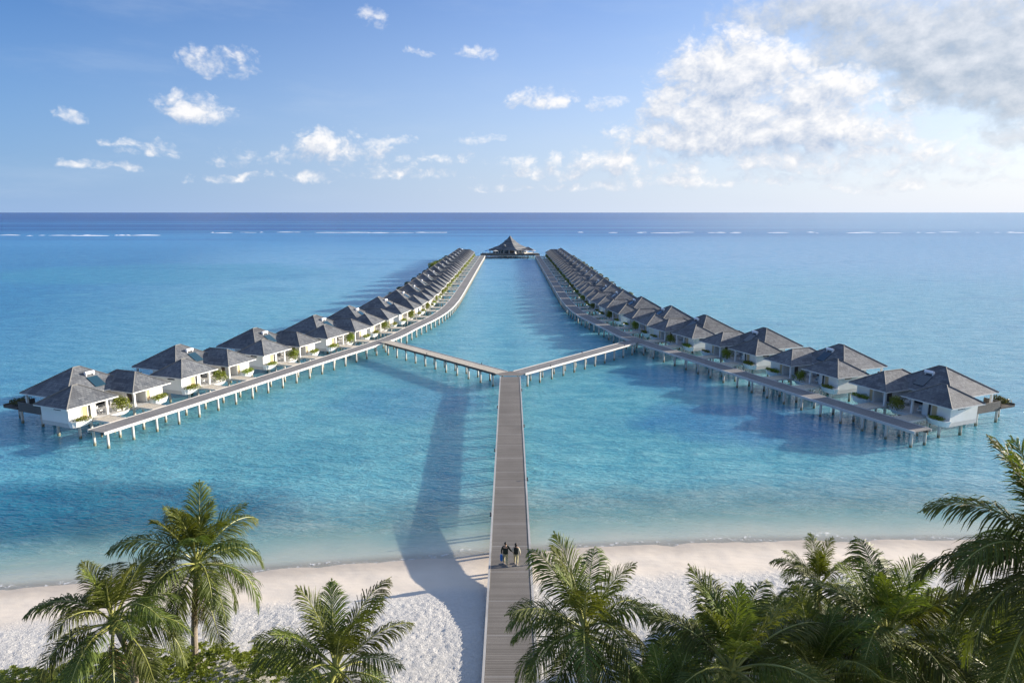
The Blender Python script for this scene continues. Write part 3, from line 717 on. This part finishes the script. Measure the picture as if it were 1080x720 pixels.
    # piles
    for i, (u, n_) in enumerate([(1.6, 5.0), (1.3, 8.3), (3.0, 4.9), (5.2, 5.0), (8.8, 4.9), (5.4, 8.6), (9.4, 8.5), (13.0, 5.4), (13.0, 8.6), (3.9, 12.9), (9.9, 12.9), (2.95, 17.4), (7.6, 17.4), (2.95, 13.6), (4.3, 20.0), (11.5, 4.9)]):
        m = B(); m.tube((u, n_, -1.2), (u, n_, 1.53 if n_ < 17.5 else 1.78), .17, .16, 10); add('pile', m, M['pile'], None, None, True)
    for u in (3.0, 4.7, 8.8, 10.4):
        m = B(); m.tube((u, 3.3, -1.2), (u, 3.3, 1.95), .11, .11, 8); add('pile', m, M['pile'], None, None, True)
    return L
VP = {1: villa_parts(1), -1: villa_parts(-1)}
SH = {}
for sd in (1, -1):
    SH[sd, 'front'] = leaf_blob(420, 1.35, .55, .42, .11, 3, .18, 1).mesh('foliage', M['hedge'])
    SH[sd, 'front2'] = leaf_blob(420, 1.25, .55, .45, .11, 4, .18, 1).mesh('foliage', M['hedge'])
    SH[sd, 'round'] = leaf_blob(900, 1.05, 1.0, 1.0, .11, 5, 1.15, 1, lobes=7).mesh('foliage', M['hedge'])
    SH[sd, 'rear'] = leaf_blob(420, 1.0, 1.1, .45, .12, 6, .3, 1).mesh('foliage', M['dry'])
mb = MB(); mb.tube((0, 0, 0), (.05, 0, .9), .07, .05, 6); mb.tube((0, 0, .3), (.35, .2, 1.1), .04, .03, 6); STEM = mb.mesh('stem', M['stem'])
CH = {}
def chair_parts():
    m = MB(); m.box(-.3, .3, -.3, .3, .36, .46); L = [('seat', m.mesh('seat', M['cushion']))]
    m = MB(); m.box(-.3, .3, .24, .32, .46, .88); L.append(('backrest', m.mesh('backrest', M['cushion'])))
    for a in (-.26, .26):
        m = MB(); m.box(a - .04, a + .04, -.3, .3, .46, .64); L.append(('armrest', m.mesh('armrest', M['cushion'])))
        for b in (-.26, .26):
            m = MB(); m.tube((a, b, 0), (a, b, .36), .03, .03, 6); L.append(('leg', m.mesh('leg', M['fascia'])))
    return L
CHP = chair_parts()
NV = 20; PITCHV = 16.0
look_left = {0: 'free-standing at the beach end with its blank end wall and rear planter in view', 1: 'next to the end villa', 5: 'where the bridge arm meets the walkway'}
SHADEL = {-1: ('sunlit', 'white slate roofed villa in the left row'), 1: ('shaded', 'white slate roofed villa in the right row')}
for s_, nm in ((-1, 'left'), (1, 'right')):
    sd = 1 if s_ < 0 else -1
    for i in range(NV):
        s0 = i * PITCHV
        p_, d_ = at_s(s0 + 7)                      # frame taken at the villa's middle
        p_ = p_ - d_ * 7
        X, Y, dx, dy = p_[0] * (-s_), p_[1], d_[0] * (-s_), d_[1]
        rz = math.atan2(dy, dx)
        which = f'{ordn[i]} from the beach' if i else 'nearest to the beach at the row end'
        v = empty('villa', (X, Y, 0), rz, f'{SHADEL[s_][1]}, {which}', 'villa', 'overwater villas in the two rows')
        keys = {}
        for (name, me, par, key, det) in VP[sd]:
            o = link(name, me, keys[par] if par else v)
            if key: keys[key] = o
        def on(name, me, u, n_, z, lab, cat, grp, sc=1, stem=False, rr=0):
            q_ = Vector((u, n_ * sd, 0)); q_.rotate(Matrix.Rotation(rz, 3, 'Z'))
            o = empty(name, (X + q_.x, Y + q_.y, z), rz + rr, lab, cat, grp); o.scale = (sc, sc, sc)
            f = link('foliage', me, o)
            if stem: link('stem', STEM, o)
            return o
        rv = random.Random(i * 7 + s_)
        place = f'{ordn[i]} villa of the {nm} row' if i else f'end villa of the {nm} row'
        on('planter_plants', SH[sd, 'front'], 1.9, 4.6, 2.2, f'low green plants in the wing tub of the {place}', 'plant', 'plants in the villa front tubs', rv.uniform(.85, 1.1))
        on('planter_plants', SH[sd, 'front2'], 12.4, 4.4, 2.2, f'low green plants in the far tub of the {place}', 'plant', 'plants in the villa front tubs', rv.uniform(.8, 1.1))
        on('courtyard_shrub', SH[sd, 'round'], 7.05, 4.75, 1.75, f'rounded green shrub between the two front roofs of the {place}', 'shrub', 'shrubs in the villa courtyards', rv.uniform(.85, 1.05), True, rv.uniform(0, 6))
        on('ledge_shrub', SH[sd, 'rear'], 3.9, 19.1, 2.05, f'bushy brown green plant on the rear ledge of the {place}', 'shrub', 'shrubs on the villa rear ledges', rv.uniform(1.15, 1.45), False, rv.uniform(0, 6))
        if i < 6:
            for j, (u, n_, a) in enumerate(((4.9, 6.0, .3), (8.0, 7.6, -.5))):
                q_ = Vector((u, n_ * sd, 0)); q_.rotate(Matrix.Rotation(rz, 3, 'Z'))
                c_ = empty('armchair', (X + q_.x, Y + q_.y, 1.99), rz + (0 if sd > 0 else math.pi) + a, f'white armchair {"by the wing door" if j == 0 else "behind the shrub"} of the {place}', 'chair', 'armchairs on the villa verandas')
                for n2, me2 in CHP: link(n2, me2, c_)

# ------------------------------------------------------------------ pavilion at the far end
PY = 412
pv = empty('pavilion', (0, PY, 0), R(17), 'large overwater pavilion with a two tiered pointed slate roof at the far end', 'pavilion')
mb = MB(); mb.box(-10.5, 10.5, -10.5, 10.5, 1.4, 2.2); mb.build('floor', M['edge'], pv, rz=R(45))
mb = MB(); mb.box(-7.6, 7.6, -7.6, 7.6, 2.2, 5.3); wl = mb.build('wall', M['wall'], pv, rz=R(45))
for k4 in range(4):
    for j in range(4):
        mb = MB(); x = -6.9 + j * 3.55; mb.box(x, x + 2.9, -7.66, -7.60, 2.35, 4.7); o = mb.build('window', M['pane'], pv, rz=R(45 + 90 * k4))
def pyr(r0, z0, r1, z1, mb, uo=0):
    for i in range(4):
        a, b = math.pi / 2 * i, math.pi / 2 * (i + 1)
        p = [(r0 * math.cos(a), r0 * math.sin(a), z0), (r0 * math.cos(b), r0 * math.sin(b), z0), (r1 * math.cos(b), r1 * math.sin(b), z1), (r1 * math.cos(a), r1 * math.sin(a), z1)]
        e = r0 * 1.414; h = math.hypot((r0 - r1) * .7071, z1 - z0)
        mb.poly(p, [(0, uo), (e, uo), (e / 2 + r1 * .7, uo + h), (e / 2 - r1 * .7, uo + h)])
mb = MB()
for (r0, z0, r1, z1) in ((14.2, 4.3, 10.2, 5.4), (10.2, 5.4, 6.8, 6.8), (6.8, 6.8, 3.8, 8.8)): pyr(r0, z0, r1, z1, mb)
mb.poly([(14.2 * math.cos(math.pi / 2 * i), 14.2 * math.sin(math.pi / 2 * i), 4.3) for i in (3, 2, 1, 0)])
mb.build('lower_roof', M['roof'], pv)
mb = MB(); mb.box(-2.1, 2.1, -2.1, 2.1, 8.5, 9.2); mb.build('lantern', M['beam'], pv, rz=R(45))
mb = MB(); pyr(3.9, 8.95, 1.6, 10.6, mb); pyr(1.6, 10.6, .05, 12.6, mb); mb.poly([(3.9 * math.cos(math.pi / 2 * i), 3.9 * math.sin(math.pi / 2 * i), 8.95) for i in (3, 2, 1, 0)]); mb.build('upper_roof', M['roof'], pv)
# dormer
mb = MB(); mb.poly([(-1.6, -7.4, 5.6), (1.6, -7.4, 5.6), (0, -7.4, 7.3)]); mb.poly([(-1.6, -7.4, 5.6), (0, -7.4, 7.3), (0, -3.0, 7.6), (-1.6, -4.6, 5.7)]); mb.poly([(1.6, -7.4, 5.6), (1.6, -4.6, 5.7), (0, -3.0, 7.6), (0, -7.4, 7.3)]); mb.build('dormer', M['roof'], pv, rz=R(-45))
for sx_ in (-1, 1):
    mb = MB(); hip(mb, -4, 4, -4, 4, 3.9, .5); o_ = mb.build('side_roof', [M['roof'], M['fascia'], M['ridge']], pv); o_.location = (sx_ * 9.6 * math.cos(R(-17)) , sx_ * 9.6 * math.sin(R(-17)) - 3, 0); o_.rotation_euler = (0, 0, R(-17))
    for a_, b_ in ((-3.2, -3.2), (3.2, -3.2), (-3.2, 3.2), (3.2, 3.2)):
        q_ = MB(); q_.box(a_ - .15, a_ + .15, b_ - .15, b_ + .15, 1.8, 3.9); q_.build('post', M['fascia'], o_)
sp = []
mb = MB(); mb.box(-17, 17, 394, 402, 1.55, 2.05); mb.box(-17, -10, 402, 414, 1.56, 2.06); mb.box(10, 17, 402, 414, 1.56, 2.06)
tr = empty('terrace', (0, 0, 0), 0, 'broad deck on piles round the front of the far pavilion', 'terrace'); mb.build('deck', M['deck'], tr)
mb = MB(); mb.box(-17, 17, 393.8, 393.9, 2.05, 2.75); mb.build('railing', M['beam'], tr)
for x in np.arange(-16.5, 17, 3): sp += [(x, 394.5, 1.6), (x, 401, 1.6)]
piles(tr, sp, 100)
for j, (x, y, lab) in enumerate(((-13.5, 398, 'left of the pavilion roof'), (-8.5, 397, 'in front of the pavilion left corner'), (9.5, 397, 'in front of the pavilion right corner'), (13.5, 398.5, 'right of the pavilion roof'))):
    o = empty('parasol', (x, y, 2.06), 0, f'square pale parasol on the far terrace {lab}', 'parasol', 'parasols on the far terrace')
    mb = MB(); mb.tube((0, 0, 0), (0, 0, 2.5), .05); mb.build('pole', M['fascia'], o)
    mb = MB()
    for i in range(4):
        a, b = math.pi / 4 + math.pi / 2 * i, math.pi / 4 + math.pi / 2 * (i + 1); mb.poly([(2 * math.cos(a), 2 * math.sin(a), 2.0), (2 * math.cos(b), 2 * math.sin(b), 2.0), (0, 0, 2.6)])
    mb.build('canopy', M['canvas'] if j else M['blue'], o)
TREE = leaf_blob(1600, 3.4, 3.2, 2.6, .26, 31, 4.2, lobes=8)
def far_tree(x, y, sc, lab, seed):
    o = empty('tree', (x, y, 0), seed, lab, 'tree', 'trees rising behind the villa roofs'); o.scale = (sc,) * 3
    link('crown', CACHE.setdefault('farcrown', TREE.mesh('crown', M['shrub'])), o)
    m = MB(); m.tube((0, 0, -1), (.2, 0, 3.6), .35, .2, 8); m.tube((.1, 0, 2), (1.2, .5, 4.2), .16, .08, 6); m.tube((.1, 0, 2.2), (-1.1, -.4, 4.4), .16, .08, 6); m.build('trunk', M['stem'], o)
far_tree(-32.6, 292, .85, 'dark green tree rising behind the left row, nearer of two', 1.0)
far_tree(-32.3, 306, .85, 'dark green tree rising behind the left row, farther of two', 2.0)
far_tree(30.8, 300, .62, 'small yellowish tree rising behind the right row', 3.0)

# ------------------------------------------------------------------ palms
def frond_mesh(elev, L, seed, young=False, droop=1.0, n=78):
    rnd = random.Random(seed); mb = MB()
    # rachis in the x-z plane, bending down under its weight
    P = [Vector((0, 0, 0))]; a = elev; N = 22; sw = 0; swr = rnd.uniform(-.25, .25)
    D = []
    for i in range(N):
        t = i / N
        a -= (.030 + .105 * t) * droop * (.55 + .6 * math.cos(max(-1.3, min(1.3, a)))) * (1.15 if not young else .55)
        a = max(a, -1.45)
        sw += swr / N
        d_ = Vector((math.cos(a) * math.cos(sw), math.cos(a) * math.sin(sw), math.sin(a))); D.append(d_)
        P.append(P[-1] + d_ * (L / N))
    D.append(D[-1])
    for i in range(N):
        r0 = .045 * (1 - i / N) + .008; r1 = .045 * (1 - (i + 1) / N) + .008
        mb.tube(P[i], P[i + 1], r0, r1, 5, mi=1, caps=(i == 0))
    roll = rnd.uniform(-.5, .5)
    for j in range(n):
        t = .22 + .78 * (j + .5) / n
        f = t * N; i = min(N - 1, int(f)); p = P[i].lerp(P[i + 1], f - i); d_ = D[i]
        sidev = Vector((0, 0, 1)).cross(d_)
        if sidev.length < .05: sidev = Vector((0, 1, 0))
        sidev.normalize(); upv = d_.cross(sidev).normalized()
        if upv.z < 0 and elev < 1.0: upv = upv
        sidev2 = sidev * math.cos(roll * t) + upv * math.sin(roll * t)
        ll = L * .28 * (math.sin(min(1, t * 1.05) * math.pi) ** .75 * .95 + .10) * rnd.uniform(.82, 1.12)
        if t > .93: ll *= .75
        for s_ in (-1, 1):
            if rnd.random() < .03: continue
            fw = (.85 if young else .55) + .6 * t + rnd.uniform(-.12, .12)
            dirv = (sidev2 * s_ * math.cos(fw * .8) + d_ * math.sin(fw * .8) + upv * rnd.uniform(-.05, .3)).normalized()
            dr = Vector((0, 0, -1)) * rnd.uniform(.6, 1.2) * (1.35 if not young else .6)
            q0 = p; q1 = q0 + (dirv + dr * .12).normalized() * ll * .38
            q2 = q1 + (dirv + dr * .55).normalized() * ll * .34
            q3 = q2 + (dirv * .8 + dr * 1.15).normalized() * ll * .28
            wv = (d_ * 1.0 + upv * rnd.uniform(-.5, .5)).normalized()
            w0, w1, w2 = .013, .027, .020
            mb.poly([tuple(q0 - wv * w0), tuple(q0 + wv * w0), tuple(q1 + wv * w1), tuple(q1 - wv * w1)])
            mb.poly([tuple(q1 - wv * w1), tuple(q1 + wv * w1), tuple(q2 + wv * w2), tuple(q2 - wv * w2)])
            mb.poly([tuple(q2 - wv * w2), tuple(q2 + wv * w2), tuple(q3)])
    return mb.mesh('frond', [M['leafy'] if young else M['leafp'], M['rachis']])
FR = {}
for k_, e_ in enumerate((1.36, 1.18, .98, .76, .52, .28, .02, -.32)):
    FR[k_] = [frond_mesh(e_, 4.2 if k_ > 2 else (3.3, 3.9, 4.2)[k_], 100 + k_ * 10 + v_, young=(k_ < 2), droop=(.7, .92, 1.15)[v_] * (.72 if k_ < 4 else 1)) for v_ in range(3)]
DEADF = frond_mesh(-.75, 3.6, 991, droop=1.3, n=50); DEADF.materials[0] = pmat('dead_palm_leaf', (.20, .13, .06), .8, .3, 2); 
def palm(x, y, z, lean, nf, sc, label, seed, spin=None, skip=None):
    rnd = random.Random(seed); bx, by = x + lean[0], y + lean[1]; g0 = float(ground_h(np.array(bx), np.array(by)))
    o = empty('palm_tree', (bx, by, g0 - .15), 0, label, 'palm tree', 'coconut palms along the beach')
    H = z - g0 + .15; T = Vector((x - bx, y - by, H)); mb = MB(); N = 14; prev = None
    cx_, cy_ = rnd.uniform(-.4, .4), rnd.uniform(-.4, .4)
    pp = []
    for i in range(N + 1):
        t = i / N; pp.append(Vector((T.x * t ** 1.5 + cx_ * math.sin(math.pi * t), T.y * t ** 1.5 + cy_ * math.sin(math.pi * t), H * t)))
    for i in range(N):
        t = i / N; r0 = .20 - .085 * t + (.10 * (1 - t * 6) if t < .16 else 0); t1 = (i + 1) / N; r1 = .20 - .085 * t1 + (.10 * (1 - t1 * 6) if t1 < .16 else 0)
        mb.tube(pp[i], pp[i + 1], r0, r1 * 1.04, 10, caps=(i == N - 1))
    mb.build('trunk', M['trunk'], o, smooth=True)
    top = T
    mb = MB(); mb.tube(top + Vector((0, 0, -.45)), top + Vector((0, 0, .12)), .17, .24, 9); mb.tube(top + Vector((0, 0, .12)), top + Vector((0, 0, .7)), .22, .04, 9)
    mb.build('crown_shaft', M['rachis'], o, smooth=True)
    for j in range(nf):
        t = j / (nf - 1)
        k_ = min(7, int(8 * (t ** .88) + rnd.uniform(-.3, .3))) if nf > 1 else 3; k_ = max(0, k_)
        me = FR[k_][rnd.randrange(3)]
        az_ = j * 2.39996 + seed + rnd.uniform(-.2, .2)
        f = link('frond', me, o, (top.x, top.y, top.z + .15 - .35 * t)); f.rotation_euler = (rnd.uniform(-.14, .14), rnd.uniform(-.14, .14), az_)
        s = sc * rnd.uniform(.88, 1.08); f.scale = (s, s, s)
    for j in range(rnd.randint(1, 3)):
        f = link('dead_frond', DEADF, o, (top.x, top.y, top.z - .25)); f.rotation_euler = (rnd.uniform(-.1, .1), rnd.uniform(.2, .45), rnd.uniform(0, 6.28)); f.scale = (sc * .85,) * 3
    if 'coco' not in CACHE:
        mb = MB()
        for r in range(6):
            z0, z1 = -.15 + r * .05, -.15 + (r + 1) * .05
            ra, rb = math.sqrt(max(0, .0225 - z0 * z0)) * .8 + .004, math.sqrt(max(0, .0225 - z1 * z1)) * .8 + .004
            mb.tube((0, 0, z0), (0, 0, z1), ra, rb, 9, caps=(r in (0, 5)))
        CACHE['coco'] = mb.mesh('coconut', M['coco'], True)
    for j in range(rnd.randint(5, 9)):
        a = rnd.uniform(0, 6.28); c = top + Vector((.27 * math.cos(a), .27 * math.sin(a), -.25 - rnd.uniform(0, .25)))
        cc = link('coconut', CACHE['coco'], o, c); cc.rotation_euler = (rnd.uniform(-.4, .4), rnd.uniform(-.4, .4), a)
    return o
palm(-16.5, 33.2, 7.8, (-.9, .6), 30, 1.12, 'tall coconut palm at left standing clear above the waterline, its trunk in view', 11)
palm(-18.7, 29.2, 7.0, (.4, -.3), 28, 1.03, 'shorter coconut palm at far left, just in front of the tallest left one', 23)
palm(-7.6, 26.6, 6.4, (.3, -.5), 24, 1.06, 'lone coconut palm left of the jetty on the white sand', 37)
palm(3.2, 26.5, 8.3, (1.2, .2), 30, 1.08, 'coconut palm just right of the jetty with fronds over the deck', 41)
palm(8.7, 23.9, 8.3, (.6, .3), 30, 1.12, 'coconut palm right of the one beside the jetty, with one pale upright frond', 53)
palm(17.0, 34.5, 5.5, (.3, .2), 22, .85, 'small bright coconut palm behind the right-hand palms, nearest the water', 61)
palm(16.2, 26.4, 8.0, (.6, -.2), 32, 1.12, 'coconut palm in the middle of the right-hand thicket', 79)
palm(19.4, 22.2, 13.6, (2.5, .5), 38, 1.28, 'tallest coconut palm at the right edge arching into the view', 83)
palm(20.8, 26.0, 6.6, (.5, .2), 26, 1.05, 'dark coconut palm low in the right corner under the tallest one', 97)
palm(12.6, 25.2, 7.0, (.2, .2), 26, 1.05, 'low coconut palm between the two middle palms of the thicket', 101)
palm(5.9, 22.6, 7.0, (.3, -.3), 22, .95, 'low coconut palm at the bottom edge below the one beside the jetty', 113)

# ------------------------------------------------------------------ beach shrubs
def thicket(region, n, seed, name, lab):
    rnd = random.Random(seed); mb = MB(); c = 0
    while c < n:
        x = rnd.uniform(region[0], region[1]); y = rnd.uniform(region[2], region[3])
        nn = mn.noise(Vector((x * .35, y * .35, seed))) 
        top = region[4](x) + nn * 1.3
        if y > top: continue
        d_ = min(1, (top - y) / 2.2); g0 = float(ground_h(np.array(x), np.array(y)))
        h = g0 + .35 + 1.25 * d_ ** .6 + .5 * mn.noise(Vector((x * .9, y * .9, seed + 5)))
        if mn.noise(Vector((x * .8, y * .8, seed + 11))) < -.38: continue
        z = h - rnd.random() ** 2 * .7
        # one rosette: leaves standing up and out
        k_ = rnd.randint(6, 9); a0 = rnd.uniform(0, 6.28); s = rnd.uniform(.15, .25); ti = Vector((rnd.uniform(-.35, .35), rnd.uniform(-.35, .35), 1)).normalized()
        for q_ in range(k_):
            a = a0 + q_ * 6.283 / k_ + rnd.uniform(-.2, .2); el_ = rnd.uniform(.15, .9)
            d2 = Vector((math.cos(a) * math.cos(el_), math.sin(a) * math.cos(el_), math.sin(el_))) + (ti - Vector((0, 0, 1)))
            sv = Vector((-math.sin(a), math.cos(a), 0)); c0 = Vector((x, y, z))
            p1 = c0 + d2 * s * .55; p2 = c0 + d2 * s + Vector((0, 0, -.04)); wdt = s * .24
            mb.poly([tuple(c0), tuple(p1 + sv * wdt), tuple(p2), tuple(p1 - sv * wdt)])
        c += 1
    return tag(mb.build(name, M['shrub']), lab, 'shrubs', kind='stuff')
thicket((-27, -8.6, 24, 34.5, lambda x: np.interp(x, [-27, -22, -17, -13, -10.5, -8.6], [32.5, 34, 35.3, 34.6, 32.9, 31.0])), 5200, 3, 'shrub_thicket', 'bright green beach shrubs massed under the left-hand palms')
thicket((4.5, 40, 22, 42, lambda x: np.interp(x, [4.5, 6, 8.6, 12, 16, 22, 28, 40], [27, 31.5, 35.8, 38.2, 39.6, 39.9, 40.2, 41])), 17000, 9, 'shrub_thicket', 'dense green beach shrubs filling the ground under the right-hand palms')

# ------------------------------------------------------------------ the couple
def skin_mesh(name, V, Ed, Rd, mat, parent, sub=2):
    me = bpy.data.meshes.new(name); me.from_pydata([tuple(v) for v in V], Ed, [])
    o = bpy.data.objects.new(name, me); C.objects.link(o)
    sk = o.modifiers.new('skin', 'SKIN'); sk.use_smooth_shade = True
    for i, r in enumerate(Rd):
        d_ = me.skin_vertices[0].data[i]; d_.radius = (r, r) if not isinstance(r, tuple) else r
        d_.use_root = (i == 0)
    ss = o.modifiers.new('sub', 'SUBSURF'); ss.levels = sub; ss.render_levels = sub
    dg = bpy.context.evaluated_depsgraph_get(); dg.update()
    m2 = bpy.data.meshes.new_from_object(o.evaluated_get(dg)); m2.materials.clear(); m2.materials.append(mat)
    bpy.data.objects.remove(o); m2.polygons.foreach_set('use_smooth', [True] * len(m2.polygons))
    return link(name, m2, parent)
def person(loc, rz, h, label, male):
    k = h / 1.78; o = empty('person', loc, rz, label, 'person'); o.scale = (k, k, k)
    sw = .20 if male else .175
    # walking away (+y), joints
    hipL, hipR = (-.09, 0, .92), (.09, 0, .92)
    kneeL, ankL = (-.10, .17, .50), (-.10, .10, .09); kneeR, ankR = (.10, .03, .49), (.10, -.22, .13)
    V = [(0, 0, .98), (0, .0, 1.18), (0, 0, 1.38), (0, .01, 1.50), (0, .02, 1.60), (0, .03, 1.70),
         hipL, kneeL, ankL, (-.10, .24, .04), hipR, kneeR, ankR, (.10, -.12, .03)]
    Ed = [(0, 1), (1, 2), (2, 3), (3, 4), (4, 5), (0, 6), (6, 7), (7, 8), (8, 9), (0, 10), (10, 11), (11, 12), (12, 13)]
    Rd = [(.15, .11), (.14, .10), (.16, .105), (.058, .058), (.088, .095), (.075, .085), .09, .058, .042, .035, .09, .058, .042, .035]
    if male: arms = [[(-sw, 0, 1.43), (-.30, -.03, 1.16), (-.27, .03, .90), (-.27, .05, .83)], [(sw, 0, 1.43), (.33, -.05, 1.22), (.45, -.06, 1.08), (.52, -.06, 1.05)]]
    else: arms = [[(-sw, 0, 1.42), (-.28, -.04, 1.20), (-.22, -.07, 1.0), (-.16, -.08, .96)], [(sw, 0, 1.42), (.30, -.06, 1.17), (.33, .02, .92), (.33, .04, .85)]]
    for A_ in arms:
        b = len(V); V += A_; Ed += [(2, b), (b, b + 1), (b + 1, b + 2), (b + 2, b + 3)]; Rd += [.055, .042, .032, (.042, .022)]
    body = skin_mesh('body', V, Ed, Rd, M['skin'], o)
    # fingers fused into the body's mesh as short chains
    fv, fe, fr_ = [], [], []
    for A_ in arms:
        hd = Vector(A_[3]); d_ = (hd - Vector(A_[2])).normalized(); sv = Vector((0, 1, 0))
        for q_ in range(5):
            a0 = hd + sv * (q_ - 2) * .018; ln = (.045, .075, .085, .078, .06)[q_]
            b = len(fv); m_ = a0 + d_ * ln * .5; fv += [a0 - d_ * .02, m_, a0 + d_ * ln + Vector((0, 0, -.01))]; fe += [(b, b + 1), (b + 1, b + 2)]; fr_ += [.010, .009, .008]
    bb = len(fv)
    mb = MB()
    for (a, b) in fe: mb.tube(fv[a], fv[b], .010, .008, 6)
    hm = mb.mesh('hands', M['skin'])
    bm = bmesh.new(); bm.from_mesh(body.data); bm.from_mesh(hm)
    for s_ in (-1, 1):     # ears, nose, eye ridges
        r_ = bmesh.ops.create_uvsphere(bm, u_segments=8, v_segments=6, radius=.028, matrix=Matrix.Translation((s_ * .088, .02, 1.655)) @ Matrix.Diagonal((.35, .8, 1.2, 1)))
        bmesh.ops.create_uvsphere(bm, u_segments=8, v_segments=6, radius=.012, matrix=Matrix.Translation((s_ * .032, .118, 1.665)))
    bmesh.ops.create_cone(bm, segments=6, radius1=.02, radius2=.006, depth=.05, cap_ends=True, matrix=Matrix.Translation((0, .125, 1.64)))
    bmesh.ops.create_uvsphere(bm, u_segments=8, v_segments=6, radius=.02, matrix=Matrix.Translation((0, .108, 1.60)) @ Matrix.Diagonal((1.2, .4, .35, 1)))
    bm.to_mesh(body.data); bm.free(); body.data.polygons.foreach_set('use_smooth', [True] * len(body.data.polygons))
    # trousers
    tv = [(0, 0, 1.0), (-.095, 0, .90), (-.105, .17, .50), (-.105, .10, .13), (.095, 0, .90), (.105, .03, .49), (.105, -.22, .16)]
    skin_mesh('trousers', tv, [(0, 1), (1, 2), (2, 3), (0, 4), (4, 5), (5, 6)], [(.165, .125), .115, .085, .075, .115, .085, .075], M['khaki'], o)
    # jacket or vest with sleeves
    jv = [(0, 0, 1.12), (0, 0, .93), (0, 0, 1.40), (0, .005, 1.49)]; je = [(0, 1), (0, 2), (2, 3)]; jr = [(.21, .165), (.21, .165), (.22, .165), (.085, .085)]
    if male:
        for A_ in arms:
            b = len(jv); jv += A_[:3]; je += [(2, b), (b, b + 1), (b + 1, b + 2)]; jr += [.078, .065, .052]
        skin_mesh('jacket', jv, je, jr, M['jacket'], o)
    else:
        skin_mesh('vest', jv, je, [(.19, .155), (.195, .155), (.20, .155), (.08, .08)], M['vest'], o)
        for A_ in arms: skin_mesh('sleeve', A_[:3], [(0, 1), (1, 2)], [.075, .06, .048], M['cream'], o)
    # hair
    bm = bmesh.new(); bmesh.ops.create_uvsphere(bm, u_segments=16, v_segments=12, radius=.112, matrix=Matrix.Translation((0, .0, 1.70)) @ Matrix.Diagonal((.93, 1.05, 1.0, 1)))
    for v in list(bm.verts):
        if v.co.y > .05 and v.co.z < 1.70: v.co.y = .05
        if male and v.co.z < 1.63: v.co.z = 1.63
        if not male and v.co.z < 1.66 and v.co.y < .03: v.co.z -= .10
    me = bpy.data.meshes.new('hair'); bm.to_mesh(me); bm.free(); me.materials.append(M['hair']); me.polygons.foreach_set('use_smooth', [True] * len(me.polygons)); link('hair', me, o)
    for (x, y, z) in ((-.10, .17, 0), (.10, -.15, 0)):
        mb = MB(); mb.box(x - .05, x + .05, y - .13, y + .13, z, z + .09); s_ = mb.build('shoe', M['shoe'], o)
    return o
YP = 44.2; zp = jetty_z(YP)
person((-.33, YP, zp + .004), R(4), 1.70, 'walker in a dark green jacket and khaki trousers carrying a blue bag on the jetty', True)
person((.40, YP + .05, zp + .004), R(-3), 1.60, 'walker in a black vest with cream sleeves beside the one with the bag', False)
bm = MB(); bm.box(-.09, .09, -.2, .2, 0, .42)
bag = empty('bag', (-.62, YP + .04, zp + .30), R(4), 'blue cloth bag held in the left hand of the walker in the dark jacket', 'bag')
bmx = bmesh.new(); bmesh.ops.create_cube(bmx, size=1, matrix=Matrix.Translation((0, 0, .22)) @ Matrix.Diagonal((.18, .36, .42, 1)))
bmesh.ops.bevel(bmx, geom=list(bmx.edges), offset=.05, segments=2, affect='EDGES')
me = bpy.data.meshes.new('bag_body'); bmx.to_mesh(me); bmx.free(); me.materials.append(M['blue']); link('bag_body', me, bag)
for s_ in (-1, 1):
    mb = MB(); pr_ = None
    for i in range(7):
        a = math.pi * i / 6; p_ = Vector((s_ * .05, .11 * math.cos(a), .40 + .10 * math.sin(a)))
        if pr_: mb.tube(pr_, p_, .012, .012, 6)
        pr_ = p_
    mb.build('handle', M['blue'], bag)
